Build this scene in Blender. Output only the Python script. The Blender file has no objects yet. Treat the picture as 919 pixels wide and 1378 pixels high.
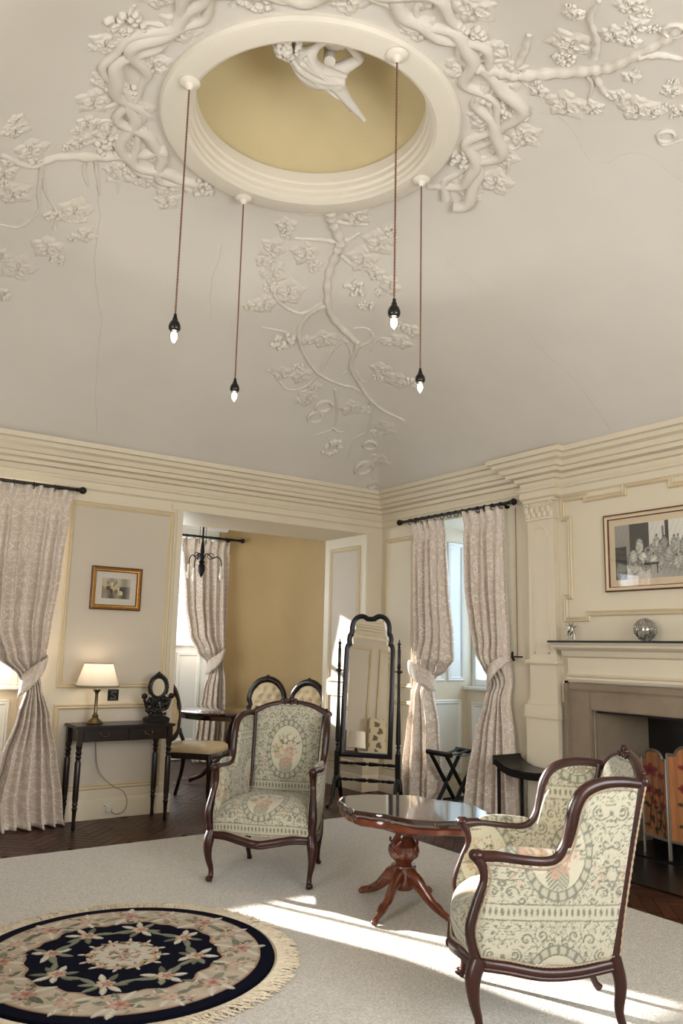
import bpy, bmesh, math, random
import numpy as np
from mathutils import Vector, Matrix
random.seed(7); rng = np.random.default_rng(11)
PI = math.pi
SC = bpy.context.scene
COL = SC.collection

# ---------------------------------------------------------------- camera
CAMP = Vector((-5.032, -6.490, 1.35))
yaw, pitch, roll = [math.radians(a) for a in (55.193, 9.843, 1.318)]
fw = Vector((math.cos(yaw)*math.cos(pitch), math.sin(yaw)*math.cos(pitch), math.sin(pitch)))
rt0 = Vector((math.sin(yaw), -math.cos(yaw), 0)); up0 = rt0.cross(fw)
rt = math.cos(roll)*rt0 + math.sin(roll)*up0
up = -math.sin(roll)*rt0 + math.cos(roll)*up0
cd = bpy.data.cameras.new('camera'); cam = bpy.data.objects.new('camera', cd); COL.objects.link(cam)
m = Matrix((rt, up, -fw)).transposed().to_4x4(); m.translation = CAMP; cam.matrix_world = m
cd.sensor_fit = 'VERTICAL'; cd.sensor_height = 36.0; cd.sensor_width = 24.0
cd.lens = 1072.4/1378*36.0; cd.clip_start = 0.05
SC.camera = cam

# ---------------------------------------------------------------- sky, sun, exposure
SC.view_settings.view_transform = 'Standard'; SC.view_settings.look = 'None'
SC.view_settings.gamma = 1.0; SC.view_settings.use_curve_mapping = False
SC.view_settings.exposure = 0.42
W = bpy.data.worlds.new('sky'); SC.world = W; W.use_nodes = True
bg = W.node_tree.nodes['Background']; bg.inputs[0].default_value = (0.60, 0.78, 1.0, 1); bg.inputs[1].default_value = 2.2
SUNV = Vector((0.42, -1.0, -0.350))
sl = bpy.data.lights.new('sun', 'SUN'); sl.energy = 20.0; sl.angle = math.radians(0.6); sl.color = (1.0, 0.96, 0.91)
so = bpy.data.objects.new('sun', sl); COL.objects.link(so); so.rotation_euler = SUNV.to_track_quat('-Z', 'Y').to_euler(); so.location = (-6, 8, 6)
def area(name, loc, direc, sx, sy, watts, color):
    l = bpy.data.lights.new(name, 'AREA'); l.shape = 'RECTANGLE'; l.size = sx; l.size_y = sy; l.energy = watts; l.color = color
    o = bpy.data.objects.new(name, l); COL.objects.link(o); o.location = loc
    d = Vector(direc); z = -d.normalized(); x = Vector((0, 0, 1)).cross(z).normalized(); y = z.cross(x)
    o.rotation_euler = Matrix((x, y, z)).transposed().to_euler()
    return o
# daylight lamps at the back, alcove and right windows; the rest are added fill
area('daylight_back_window', (-4.35, 0.62, 1.80), (0, -1, -0.1), 1.7, 1.5, 26, (0.88, 0.94, 1))
area('daylight_alcove_window', (-1.5, 3.15, 1.98), (0, -1, -0.1), 1.3, 1.2, 30, (0.88, 0.94, 1))
area('daylight_right_window', (0.85, -1.15, 1.85), (-1, 0, -0.1), 1.0, 1.3, 9, (0.60, 0.78, 1))
area('daylight_left_window', (-6.40, -4.7, 1.75), (1, 0, 0.05), 1.5, 1.5, 80, (1, 0.985, 0.96))  # added fill lamp at the unseen left wall
area('daylight_front_window', (-2.9, -7.05, 1.75), (0, 1, 0.05), 1.9, 1.5, 108, (1, 0.985, 0.96))  # added fill lamp behind the camera, brightens the whole room
area('daylight_alcove_side_window', (-2.75, 1.5, 1.9), (1, 0, -0.05), 0.9, 1.1, 17, (0.95, 0.97, 1))  # added fill lamp inside the alcove, brightens the tan wall

# ---------------------------------------------------------------- materials
def rgb(r, g, b):
    f = lambda c: ((c/255+0.055)/1.055)**2.4 if c > 10 else c/255/12.92
    return (f(r), f(g), f(b), 1)
def mat(name, col, rough=0.6, metal=0.0, noise=0.0, nscale=8.0, bump=0.0, bscale=60.0, coat=0.0, sheen=0.0, spec=0.5, vc=False, stretch=None):
    M = bpy.data.materials.new(name); M.use_nodes = True; nt = M.node_tree; N = nt.nodes; L = nt.links
    b = N['Principled BSDF']; b.inputs['Roughness'].default_value = rough; b.inputs['Metallic'].default_value = metal
    b.inputs['Base Color'].default_value = col; b.inputs['Coat Weight'].default_value = coat; b.inputs['Coat Roughness'].default_value = 0.08
    b.inputs['Sheen Weight'].default_value = sheen; b.inputs['Specular IOR Level'].default_value = spec
    tc = N.new('ShaderNodeTexCoord'); out = tc.outputs['Object']
    if stretch:
        mp = N.new('ShaderNodeMapping'); mp.inputs['Scale'].default_value = stretch; L.new(out, mp.inputs[0]); out = mp.outputs[0]
    src = None
    if vc:
        a = N.new('ShaderNodeVertexColor'); a.layer_name = 'Col'; src = a.outputs[0]; L.new(src, b.inputs['Base Color'])
    if noise > 0:
        n = N.new('ShaderNodeTexNoise'); n.inputs['Scale'].default_value = nscale; n.inputs['Detail'].default_value = 5; L.new(out, n.inputs['Vector'])
        r = N.new('ShaderNodeMapRange'); r.inputs[1].default_value = 0.3; r.inputs[2].default_value = 0.7; r.inputs[3].default_value = 1-noise; r.inputs[4].default_value = 1+noise
        L.new(n.outputs['Fac'], r.inputs[0])
        x = N.new('ShaderNodeVectorMath'); x.operation = 'SCALE'
        if src: L.new(src, x.inputs[0])
        else: x.inputs[0].default_value = col[:3]
        L.new(r.outputs[0], x.inputs['Scale']); L.new(x.outputs[0], b.inputs['Base Color'])
    if bump > 0:
        n2 = N.new('ShaderNodeTexNoise'); n2.inputs['Scale'].default_value = bscale; n2.inputs['Detail'].default_value = 4; L.new(out, n2.inputs['Vector'])
        bp = N.new('ShaderNodeBump'); bp.inputs['Strength'].default_value = bump; bp.inputs['Distance'].default_value = 0.01
        L.new(n2.outputs['Fac'], bp.inputs['Height']); L.new(bp.outputs[0], b.inputs['Normal'])
    return M
def damask(name, c1, c2, sx, sy, thr=0.52):
    M = mat(name, c1, rough=0.75, sheen=0.3); nt = M.node_tree; N = nt.nodes; L = nt.links; b = N['Principled BSDF']
    uv = N.new('ShaderNodeUVMap'); sp = N.new('ShaderNodeSeparateXYZ'); L.new(uv.outputs[0], sp.inputs[0])
    def mth(op, a, bb):
        n = N.new('ShaderNodeMath'); n.operation = op
        for i, q in ((0, a), (1, bb)):
            if q is None: continue
            if isinstance(q, (int, float)): n.inputs[i].default_value = q
            else: L.new(q, n.inputs[i])
        return n.outputs[0]
    px = mth('PINGPONG', sp.outputs[0], sx/2)
    row = mth('FLOOR', mth('DIVIDE', sp.outputs[1], sy), None)
    py = mth('MULTIPLY', mth('FRACT', mth('DIVIDE', sp.outputs[1], sy), None), sy)
    cb = N.new('ShaderNodeCombineXYZ'); L.new(px, cb.inputs[0]); L.new(mth('PINGPONG', py, sy/2), cb.inputs[1])
    n = N.new('ShaderNodeTexNoise'); n.inputs['Scale'].default_value = 9; n.inputs['Detail'].default_value = 2.5; n.inputs['Distortion'].default_value = 3.0
    L.new(cb.outputs[0], n.inputs['Vector'])
    ridge = mth('ABSOLUTE', mth('SUBTRACT', n.outputs['Fac'], 0.5), None)
    r = N.new('ShaderNodeMapRange'); r.inputs[1].default_value = 0.022; r.inputs[2].default_value = 0.05; L.new(ridge, r.inputs[0])
    mx = N.new('ShaderNodeMix'); mx.data_type = 'RGBA'; mx.inputs[6].default_value = c2; mx.inputs[7].default_value = c1
    L.new(r.outputs[0], mx.inputs[0]); L.new(mx.outputs[2], b.inputs['Base Color'])
    return M
def glassy(name, tint=(1, 1, 1, 1), gl=0.06, rough=0.0):
    M = bpy.data.materials.new(name); M.use_nodes = True; nt = M.node_tree; nt.nodes.clear()
    o = nt.nodes.new('ShaderNodeOutputMaterial'); t = nt.nodes.new('ShaderNodeBsdfTransparent'); t.inputs[0].default_value = tint
    g = nt.nodes.new('ShaderNodeBsdfGlossy'); g.inputs['Roughness'].default_value = rough
    lw = nt.nodes.new('ShaderNodeLayerWeight'); lw.inputs[0].default_value = 0.15
    mr = nt.nodes.new('ShaderNodeMapRange'); mr.inputs[3].default_value = gl; mr.inputs[4].default_value = 0.7
    x = nt.nodes.new('ShaderNodeMixShader'); nt.links.new(lw.outputs['Facing'], mr.inputs[0]); nt.links.new(mr.outputs[0], x.inputs[0])
    nt.links.new(t.outputs[0], x.inputs[1]); nt.links.new(g.outputs[0], x.inputs[2]); nt.links.new(x.outputs[0], o.inputs[0])
    return M
def emis(name, col, s):
    M = bpy.data.materials.new(name); M.use_nodes = True; b = M.node_tree.nodes['Principled BSDF']
    b.inputs['Base Color'].default_value = col; b.inputs['Emission Color'].default_value = col; b.inputs['Emission Strength'].default_value = s
    return M
K = dict(
 ceil=mat('ceiling_plaster', rgb(214, 208, 198), 0.9, noise=0.03, nscale=1.6, bump=0.10, bscale=14, spec=0.2),
 plaster=mat('white_plaster', rgb(213, 206, 194), 0.8, noise=0.03, nscale=5, bump=0.2, bscale=60, spec=0.3),
 ring=mat('white_moulding_paint', rgb(222, 214, 199), 0.55, noise=0.015, nscale=3),
 dome=mat('ochre_dome_paint', rgb(200, 184, 144), 0.9, noise=0.06, nscale=2.5, spec=0.2),
 crack=mat('plaster_crack', rgb(196, 188, 174), 0.95),
 cream=mat('cream_panelling_paint', rgb(214, 202, 178), 0.45, noise=0.015, nscale=3, bump=0.03, bscale=20),
 cream2=mat('deeper_cream_moulding_paint', rgb(202, 185, 152), 0.42, noise=0.02, nscale=4),
 field=mat('pale_panel_paint', rgb(196, 185, 168), 0.7, noise=0.02, nscale=2, bump=0.03, bscale=30),
 white=mat('white_joinery_paint', rgb(222, 222, 216), 0.4, noise=0.01, nscale=3),
 tan=mat('tan_wall_paint', rgb(184, 160, 118), 0.85, noise=0.05, nscale=1.5, spec=0.2),
 wood=mat('dark_mahogany', rgb(48, 19, 11), 0.36, noise=0.35, nscale=9, coat=0.12, spec=0.4, stretch=(1, 1, 0.25)),
 dwood=mat('near_black_mahogany', rgb(26, 12, 9), 0.33, noise=0.35, nscale=9, coat=0.2, spec=0.35, stretch=(1, 1, 0.25)),
 wood2=mat('red_mahogany', rgb(104, 50, 30), 0.2, noise=0.4, nscale=11, coat=0.7, stretch=(1, 1, 0.3)),
 tabletop=mat('polished_table_top', rgb(44, 20, 15), 0.05, noise=0.3, nscale=6, coat=1.0, stretch=(1, 0.2, 1)),
 black=mat('black_wood', rgb(9, 7, 6), 0.35, noise=0.2, nscale=12, coat=0.12, spec=0.35),
 iron=mat('black_iron', rgb(20, 17, 16), 0.4, metal=0.6),
 carpet=mat('beige_wool_carpet', rgb(192, 185, 173), 1.0, noise=0.28, nscale=120, bump=0.9, bscale=130, sheen=0.3, spec=0.05),
 parq=[mat('parquet_oak_%d' % i, c, 0.36, noise=0.3, nscale=22, spec=0.25, stretch=(0.3, 1, 1)) for i, c in enumerate((rgb(62, 33, 21), rgb(50, 27, 17), rgb(74, 41, 27)))],
 under=mat('dark_subfloor', rgb(30, 20, 15), 0.8, noise=0.1),
 curtain=damask('cream_damask', rgb(202, 186, 170), rgb(226, 216, 204), 0.38, 0.52),
 lining=mat('curtain_lining', rgb(225, 214, 200), 0.9),
 seat=mat('beige_leather', rgb(206, 186, 150), 0.5, noise=0.05, nscale=20),
 tap=mat('tapestry_weave', (1, 1, 1, 1), 0.9, bump=0.5, bscale=420, sheen=0.2, vc=True, spec=0.15),
 rug=mat('rug_wool', (1, 1, 1, 1), 1.0, bump=0.7, bscale=260, vc=True, spec=0.05),
 art=mat('printed_paper', (1, 1, 1, 1), 0.7, vc=True),
 braid=mat('braid_cord', rgb(150, 134, 112), 0.8, noise=0.3, nscale=300),
 fringe=mat('rug_fringe', rgb(205, 192, 168), 1.0, noise=0.15, nscale=60),
 gold=mat('gilt_frame', rgb(176, 128, 62), 0.35, metal=0.7, noise=0.2, nscale=40),
 darkgold=mat('bronze_frame_edge', rgb(92, 56, 34), 0.4, metal=0.2, noise=0.2, nscale=40),
 mount=mat('cream_mount_card', rgb(210, 190, 160), 0.8, noise=0.02),
 mountw=mat('white_mount_card', rgb(205, 196, 182), 0.8, noise=0.02),
 brass=mat('aged_brass', rgb(112, 96, 72), 0.22, metal=0.9, noise=0.1, nscale=30),
 silver=mat('silver_metal', rgb(170, 165, 155), 0.2, metal=1.0),
 mirror=mat('mirror_glass', (0.93, 0.94, 0.92, 1), 0.0, metal=1.0),
 glass=glassy('window_glass'),
 pglass=glassy('picture_glass', gl=0.05),
 crystal=glassy('blown_glass', tint=(0.92, 0.93, 0.93, 1), gl=0.25),
 bulb=emis('lit_bulb', (1.0, 0.86, 0.66, 1), 22),
 shade=mat('pleated_silk', rgb(236, 228, 212), 0.8),
 stone=mat('grey_brown_stone', rgb(132, 116, 96), 0.75, noise=0.12, nscale=5, bump=0.15, bscale=40),
 soot=mat('sooty_stone', rgb(44, 39, 33), 0.9, noise=0.25, nscale=5, bump=0.2, bscale=20),
 blackst=mat('black_slate', rgb(16, 14, 13), 0.3, noise=0.1),
 screen=mat('painted_screen_board', (1, 1, 1, 1), 0.45, vc=True, noise=0.12, nscale=18, stretch=(4, 4, 0.5)),
 pewter=mat('grey_metal_edge', rgb(120, 112, 104), 0.4, metal=0.5),
 brick=mat('red_brick', rgb(150, 84, 66), 0.85, noise=0.15, nscale=12),
 leaf=mat('dark_green_leaves', rgb(44, 56, 34), 0.8, noise=0.4, nscale=6),
 grass=mat('lawn_grass', rgb(92, 110, 66), 1.0, noise=0.25, nscale=2),
 plastic=mat('white_plastic', rgb(215, 208, 192), 0.4),
 wire=mat('grey_cable', rgb(120, 108, 92), 0.6),
 cord=mat('twisted_brown_cord', rgb(112, 76, 56), 0.8, noise=0.4, nscale=200),
 linen=mat('bed_linen', rgb(224, 216, 200), 0.9, bump=0.2, bscale=30),
)
# lamp shade lets its bulb glow through
b_ = K['shade'].node_tree.nodes['Principled BSDF']; b_.inputs['Transmission Weight'].default_value = 0.0
nt = K['shade'].node_tree; tr_ = nt.nodes.new('ShaderNodeBsdfTranslucent'); tr_.inputs[0].default_value = rgb(236, 228, 214)
mx_ = nt.nodes.new('ShaderNodeMixShader'); mx_.inputs[0].default_value = 0.5
nt.links.new(b_.outputs[0], mx_.inputs[1]); nt.links.new(tr_.outputs[0], mx_.inputs[2]); nt.links.new(mx_.outputs[0], nt.nodes['Material Output'].inputs[0])

# ---------------------------------------------------------------- mesh helpers
class G:
    """collects geometry for ONE mesh object"""
    def __init__(s): s.v = []; s.f = []; s.n = 0; s.uv = []; s.c = []
    def add(s, v, f, uv=None, c=None):
        v = np.asarray(v, float).reshape(-1, 3); s.v.append(v); s.f += [tuple(i+s.n for i in q) for q in f]; s.n += len(v)
        s.uv.append(np.zeros((len(v), 2)) if uv is None else np.asarray(uv, float)); s.c.append(np.ones((len(v), 3)) if c is None else np.asarray(c, float))
        return s
    def box(s, x0, x1, y0, y1, z0, z1):
        v = [(x, y, z) for z in (z0, z1) for y in (y0, y1) for x in (x0, x1)]
        return s.add(v, [(0, 2, 3, 1), (4, 5, 7, 6), (0, 1, 5, 4), (2, 6, 7, 3), (0, 4, 6, 2), (1, 3, 7, 5)])
    def tube(s, pts, r, n=8, sx=1.0, closed=False, cap=True, upv=None):
        P = np.asarray(pts, float); k = len(P); r = np.broadcast_to(np.asarray(r, float), (k,))
        if closed: T = np.roll(P, -1, 0)-np.roll(P, 1, 0)
        else: T = np.gradient(P, axis=0)
        T /= np.linalg.norm(T, axis=1)[:, None]+1e-12
        u = np.array(upv if upv is not None else ((0, 0, 1) if abs(T[0][2]) < 0.9 else (1, 0, 0)), float)
        V = []
        for i in range(k):
            a = u-T[i]*(u@T[i]); a /= np.linalg.norm(a)+1e-12; b = np.cross(T[i], a)
            if upv is None: u = a
            for j in range(n):
                t = 2*PI*j/n; V.append(P[i]+r[i]*(math.cos(t)*a+math.sin(t)*b*sx))
        F = [(i*n+j, i*n+(j+1) % n, ((i+1) % k)*n+(j+1) % n, ((i+1) % k)*n+j) for i in range(k if closed else k-1) for j in range(n)]
        if cap and not closed: F += [tuple(range(n))[::-1], tuple((k-1)*n+j for j in range(n))]
        return s.add(V, F)
    def lathe(s, prof, n=20, c=(0, 0, 0), flute=None, cap=True):
        V = []; k = len(prof)
        for r, z in prof:
            for j in range(n):
                t = 2*PI*j/n; q = r*(1+(flute[0]*math.cos(flute[1]*t) if flute else 0)); V.append((c[0]+q*math.cos(t), c[1]+q*math.sin(t), c[2]+z))
        F = [(i*n+j, i*n+(j+1) % n, (i+1)*n+(j+1) % n, (i+1)*n+j) for i in range(k-1) for j in range(n)]
        if cap and prof[0][0] > 1e-4: F.append(tuple(range(n))[::-1])
        if cap and prof[-1][0] > 1e-4: F.append(tuple((k-1)*n+j for j in range(n)))
        return s.add(V, F)
    def grid(s, A, uv=None, c=None, wrap=False, flip=False):
        A = np.asarray(A, float); nu, nv = A.shape[:2]
        F = []
        for i in range(nu if wrap else nu-1):
            i2 = (i+1) % nu
            for j in range(nv-1):
                q = (i*nv+j, i2*nv+j, i2*nv+j+1, i*nv+j+1); F.append(q[::-1] if flip else q)
        return s.add(A.reshape(-1, 3), F, None if uv is None else uv.reshape(-1, 2), None if c is None else c.reshape(-1, 3))
    def prism(s, poly, d0, d1, fn=None):
        """2-D outline (a, b) thickened along c from d0 to d1; fn maps (a,b,c) to xyz"""
        fn = fn or (lambda a, b, c: (a, b, c)); k = len(poly)
        V = [fn(a, b, d0) for a, b in poly]+[fn(a, b, d1) for a, b in poly]
        return s.add(V, [tuple(range(k))[::-1], tuple(range(k, 2*k))]+[(i, (i+1) % k, k+(i+1) % k, k+i) for i in range(k)])
    def sweep(s, path, prof, nrm, closed=True):
        """profile (d, h): d sideways in the plane (left of travel), h along nrm; mitred corners"""
        P = [Vector(p) for p in path]; nrm = Vector(nrm).normalized(); k = len(P); V = []
        for i in range(k):
            a = P[i]-P[i-1] if (closed or i > 0) else P[1]-P[0]
            b = P[(i+1) % k]-P[i] if (closed or i < k-1) else a
            if not closed and i == 0: a = b
            sa = nrm.cross(a.normalized()); sb = nrm.cross(b.normalized()); m_ = (sa+sb); m_ = m_/max(m_.length_squared/2, 0.3)
            for d, h in prof: V.append(P[i]+m_*d+nrm*h)
        n = len(prof); V = [tuple(v) for v in V]
        F = [(i*n+j, i*n+j+1, ((i+1) % k)*n+j+1, ((i+1) % k)*n+j) for i in range(k if closed else k-1) for j in range(n-1)]
        return s.add(V, F)
    def ball(s, c, r, n=10, sc=(1, 1, 1), rot=None):
        V = [];
        for i in range(n//2+1):
            p = PI*i/(n//2)
            for j in range(n):
                t = 2*PI*j/n; q = Vector((sc[0]*r*math.sin(p)*math.cos(t), sc[1]*r*math.sin(p)*math.sin(t), sc[2]*r*math.cos(p)))
                if rot: q = rot @ q
                V.append((c[0]+q.x, c[1]+q.y, c[2]+q.z))
        return s.add(V, [(i*n+j, (i+1)*n+j, (i+1)*n+(j+1) % n, i*n+(j+1) % n) for i in range(n//2) for j in range(n)])
    def build(s, name, m_, parent=None, ang=35, bevel=0, fix=True):
        me = bpy.data.meshes.new(name); V = np.concatenate(s.v)
        me.from_pydata(V.tolist(), [], s.f); me.materials.append(m_)
        UV = np.concatenate(s.uv); C = np.concatenate(s.c)
        li = np.empty(len(me.loops), np.int32); me.loops.foreach_get('vertex_index', li)
        ul = me.uv_layers.new(name='UVMap'); ul.data.foreach_set('uv', UV[li].astype(np.float32).ravel())
        if (C != 1).any():
            ca = me.color_attributes.new('Col', 'FLOAT_COLOR', 'POINT'); ca.data.foreach_set('color', np.c_[C, np.ones(len(C))].astype(np.float32).ravel())
        if fix or bevel:
            bm = bmesh.new(); bm.from_mesh(me)
            if bevel:
                ed = [e for e in bm.edges if len(e.link_faces) == 2 and e.calc_face_angle(0) > 0.7]
                bmesh.ops.bevel(bm, geom=ed, offset=bevel, segments=2, affect='EDGES', clamp_overlap=True)
            if fix: bmesh.ops.recalc_face_normals(bm, faces=bm.faces)
            bm.to_mesh(me); bm.free()
        me.polygons.foreach_set('use_smooth', [True]*len(me.polygons)); me.set_sharp_from_angle(angle=math.radians(ang))
        o = bpy.data.objects.new(name, me); COL.objects.link(o)
        if parent: o.parent = parent
        return o
def thing(name, label, cat, loc=(0, 0, 0), rz=0, group=None):
    o = bpy.data.objects.new(name, None); COL.objects.link(o); o.location = loc; o.rotation_euler = (0, 0, rz); o.empty_display_size = 0.1
    return tag(o, label, cat, group)
def tag(o, label, cat, group=None):
    o['label'] = label; o['category'] = cat
    if group: o['group'] = group
    return o
def struct(o, label=None):
    if o.parent is None: o['kind'] = 'structure'; o['category'] = o.name.split('_')[0] if o.name.split('_')[0] in ('wall', 'floor', 'ceiling', 'window', 'door', 'baseboard') else 'trim'
    if label: o['label'] = label
    return o
def copy_tree(o, parent=None):
    c = o.copy(); COL.objects.link(c); c.parent = parent
    for ch in o.children: copy_tree(ch, c)
    return c
def cat(P, n=8):
    """smooth curve through points"""
    P = np.asarray(P, float); Q = np.vstack([2*P[0]-P[1], P, 2*P[-1]-P[-2]]); out = []
    for i in range(1, len(Q)-2):
        for k in range(n):
            t = k/n; a, b, c, d = Q[i-1:i+3]
            out.append(0.5*((2*b)+(-a+c)*t+(2*a-5*b+4*c-d)*t*t+(-a+3*b-3*c+d)*t**3))
    out.append(P[-1]); return np.array(out)
def ramp(n, *v): return np.interp(np.linspace(0, 1, n), np.linspace(0, 1, len(v)), v)
def rect_path(p0, a, b, u0, u1, v0, v1):
    p0, a, b = Vector(p0), Vector(a), Vector(b)
    return [p0+a*u0+b*v0, p0+a*u1+b*v0, p0+a*u1+b*v1, p0+a*u0+b*v1]
PAN = [(-0.022, 0.0), (-0.022, 0.012), (-0.012, 0.020), (0.0, 0.014), (0.008, 0.018), (0.020, 0.008), (0.026, 0.0)]
# ================================================================ SETTING
RX, RY = -6.15, -6.75          # room corner opposite (0, 0)
RCX, RCY = -3.075, -3.32       # centre of the plaster ring
def wallbox(name, boxes, m_, label):
    g = G()
    for b in boxes: g.box(*b)
    return struct(g.build(name, m_), label)
# walls (with openings)
OX0, OX1, OZ = -2.22, -0.20, 2.53           # opening to the alcove
WX0, WX1, WZ = -5.30, -3.38, 2.56           # back wall window recess
wall_back = wallbox('wall_back', [(RX, WX0, 0, .45, 0, 4.3), (WX0, WX1, 0, .45, WZ, 4.3), (WX1, OX0, 0, .45, 0, 4.3), (OX0, OX1, 0, .75, OZ, 4.3), (OX1, 0.16, 0, .75, 0, 4.3),
    (WX0, WX1, .40, .62, 0, .98)], K['cream'], 'cream panelled back wall with the wide opening to the dining alcove')
BY0, BY1, BZ = -1.70, -0.60, 2.58           # right wall window recess
FY0, FY1, FZ = -3.64, -2.60, 0.955          # hearth opening
wall_right = wallbox('wall_right', [(0, .75, BY1, .0, 0, 4.3), (0, .75, BY1-.0001, BY1, 0, 4.3), (0, .75, BY0, BY1, BZ, 4.3), (.62, .80, BY0, BY1, 0, 1.0), (0, .75, FY1, BY0, 0, 4.3),
    (0, .75, FY0, FY1, FZ, 4.3), (0, .75, RY, FY0, 0, 4.3), (.55, .75, FY0, FY1, 0, FZ)], K['cream'], 'cream panelled right wall with window recess and fireplace')
wall_left = wallbox('wall_left', [(RX-.3, RX, RY, -5.45, 0, 4.3), (RX-.3, RX, -5.45, -3.95, 0, .9), (RX-.3, RX, -5.45, -3.95, 2.5, 4.3), (RX-.3, RX, -3.95, .45, 0, 4.3)], K['field'], 'pale panelled left wall seen in the cheval mirror')
wall_front = wallbox('wall_front', [(RX, -3.85, RY-.3, RY, 0, 4.3), (-3.85, -1.95, RY-.3, RY, 0, .9), (-3.85, -1.95, RY-.3, RY, 2.5, 4.3), (-1.95, .75, RY-.3, RY, 0, 4.3)], K['cream'], 'cream wall behind the camera with an opening for the added window')
# alcove shell: far wall with window, rounded tan side wall, left side wall, ceiling
AY = 2.65
g = G(); g.box(-2.9, -2.30, AY, AY+.45, 0, 3.1).box(-2.30, -.62, AY, AY+.45, 2.68, 3.1).box(-.62, -.55, AY, AY+.45, 0, 3.1).box(-2.3, -.62, AY+.20, AY+.45, 0, 1.36)
g.box(-3.1, -2.9, .45, 1.0, 0, 3.1).box(-3.1, -2.9, 2.0, AY+.45, 0, 3.1).box(-3.1, -2.9, 1.0, 2.0, 0, 1.3).box(-3.1, -2.9, 1.0, 2.0, 2.5, 3.1)
struct(g.build('wall_alcove', K['white']), 'white painted window side of the dining alcove')
pts = [(-.56, AY), (-.45, AY)]+[(-.45+.62*math.sin(t), AY-.62+.62*math.cos(t)) for t in np.linspace(.15, PI/2, 14)]+[(.17, .70)]
g = G(); V = []
for i, (x, y) in enumerate(pts): V += [(x, y, 0), (x, y, 3.05)]
n = len(V); V += [(x+.25, y+.2, z) for x, y, z in V]
k = len(pts)
F = [(2*i, 2*i+2, 2*i+3, 2*i+1) for i in range(k-1)]+[(n+2*i, n+2*i+1, n+2*i+3, n+2*i+2) for i in range(k-1)]+[(2*i+1, 2*i+3, n+2*i+3, n+2*i+1) for i in range(k-1)]
g.add(V, F); struct(g.build('wall_alcove_side', K['tan'], ang=60), 'curved tan painted wall at the back of the dining alcove')
struct(G().box(-3.1, .42, .75, AY+.45, 2.95, 3.1).build('ceiling_alcove', K['ceil']), 'flat white ceiling of the dining alcove')
g = G(); cp = [(0, 0), (.02, .0), (.03, .03), (.05, .04), (.06, .09), (.11, .12), (.12, .15)]
g.sweep([(-2.9, AY, 2.80), (-.45, AY, 2.80)], [(-d*0-(.0), 0) for d, h in cp[:1]]+[(h, d) for d, h in cp], (0, -1, 0), closed=False)
struct(g.build('trim_10', K['white']), 'white cornice above the alcove window')
# floor: dark base, parquet blocks laid as herringbone
floor = struct(G().box(RX, .62, RY, AY+.4, -.12, -.012).build('floor', K['under']), 'dark polished herringbone parquet floor')
Wb, Lb = .072, .288
def blockmesh(k):
    g = G().box(-Lb/2+.0015, Lb/2-.0015, -Wb/2+.0015, Wb/2-.0015, -.02, 0)
    o = g.build('parquet_block', K['parq'][k], bevel=.0012); me = o.data; bpy.data.objects.remove(o); return me
bms = [blockmesh(i) for i in range(3)]
cands = []; c45 = math.cos(PI/4)
for a in range(-90, 90):
    for b in range(-14, 14):
        ox, oy = a+8*b, a
        for kind in (0, 1):
            cx, cy = (ox+2, oy+.5) if kind == 0 else (ox-.5, oy+2)
            x = (cx-cy)*Wb*c45-2.6; y = (cx+cy)*Wb*c45-1.2
            infl = (-3.95 < x < .02 and -.97 < y < .03) or (-1.12 < x < .02 and -4.7 < y <= -.9) or (OX0-.05 < x < OX1+.05 and 0 < y < .8) or (-2.75 < x < .12 and .75 < y < AY+.1)
            if infl: cands.append(((x+5.03)**2+(y+6.49)**2, x, y, kind))
cands.sort(); extra = G()
vis = [c for c in cands if not (c[2] > .8 and c[1] > -.9)]; hid = [c for c in cands if (c[2] > .8 and c[1] > -.9)]
for i, (d, x, y, kind) in enumerate(vis+hid):
    rz = PI/4+(PI/2 if kind else 0)
    if i < 300:
        o = bpy.data.objects.new('parquet_block', bms[int(rng.integers(3))]); COL.objects.link(o); o.parent = floor
        o.location = (x, y, -.0006*rng.random()); o.rotation_euler = (0, 0, rz)
    else:
        c, s = math.cos(rz), math.sin(rz); h = .0012*rng.random()
        q = [(a_*(Lb/2-.0015), b_*(Wb/2-.0015)) for a_, b_ in ((-1, -1), (1, -1), (1, 1), (-1, 1))]
        extra.prism([(x+a_*c-b_*s, y+a_*s+b_*c) for a_, b_ in q], -.02, -h)
o = extra.build('parquet_blocks', K['parq'][0]); o.parent = floor; o['kind'] = 'stuff'

# cornice of the main room (mitred sweep all round), broken forward over the pilaster
CP = [(0, 2.60), (.022, 2.615), (.022, 2.665), (.038, 2.675), (.045, 2.692), (.018, 2.70), (.018, 2.742), (.045, 2.75), (.055, 2.78), (.10, 2.79), (.105, 2.82), (.13, 2.825), (.145, 2.86), (.18, 2.875), (.19, 2.905), (.215, 2.912), (.22, 2.95), (0, 2.96)]
PY0, PY1 = -2.30, -2.03                        # pilaster between window and chimneypiece
path = [(0, 0), (0, PY1+.03), (-.07, PY1+.03), (-.07, PY0-.03), (0, PY0-.03), (0, RY), (RX, RY), (RX, 0)]
g = G(); g.sweep([(x, y, 0) for x, y in path], [(-d, h) for d, h in CP], (0, 0, 1))
struct(g.build('trim_1', K['cream'], ang=25), 'deep stepped cream cornice running round the room')

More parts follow.
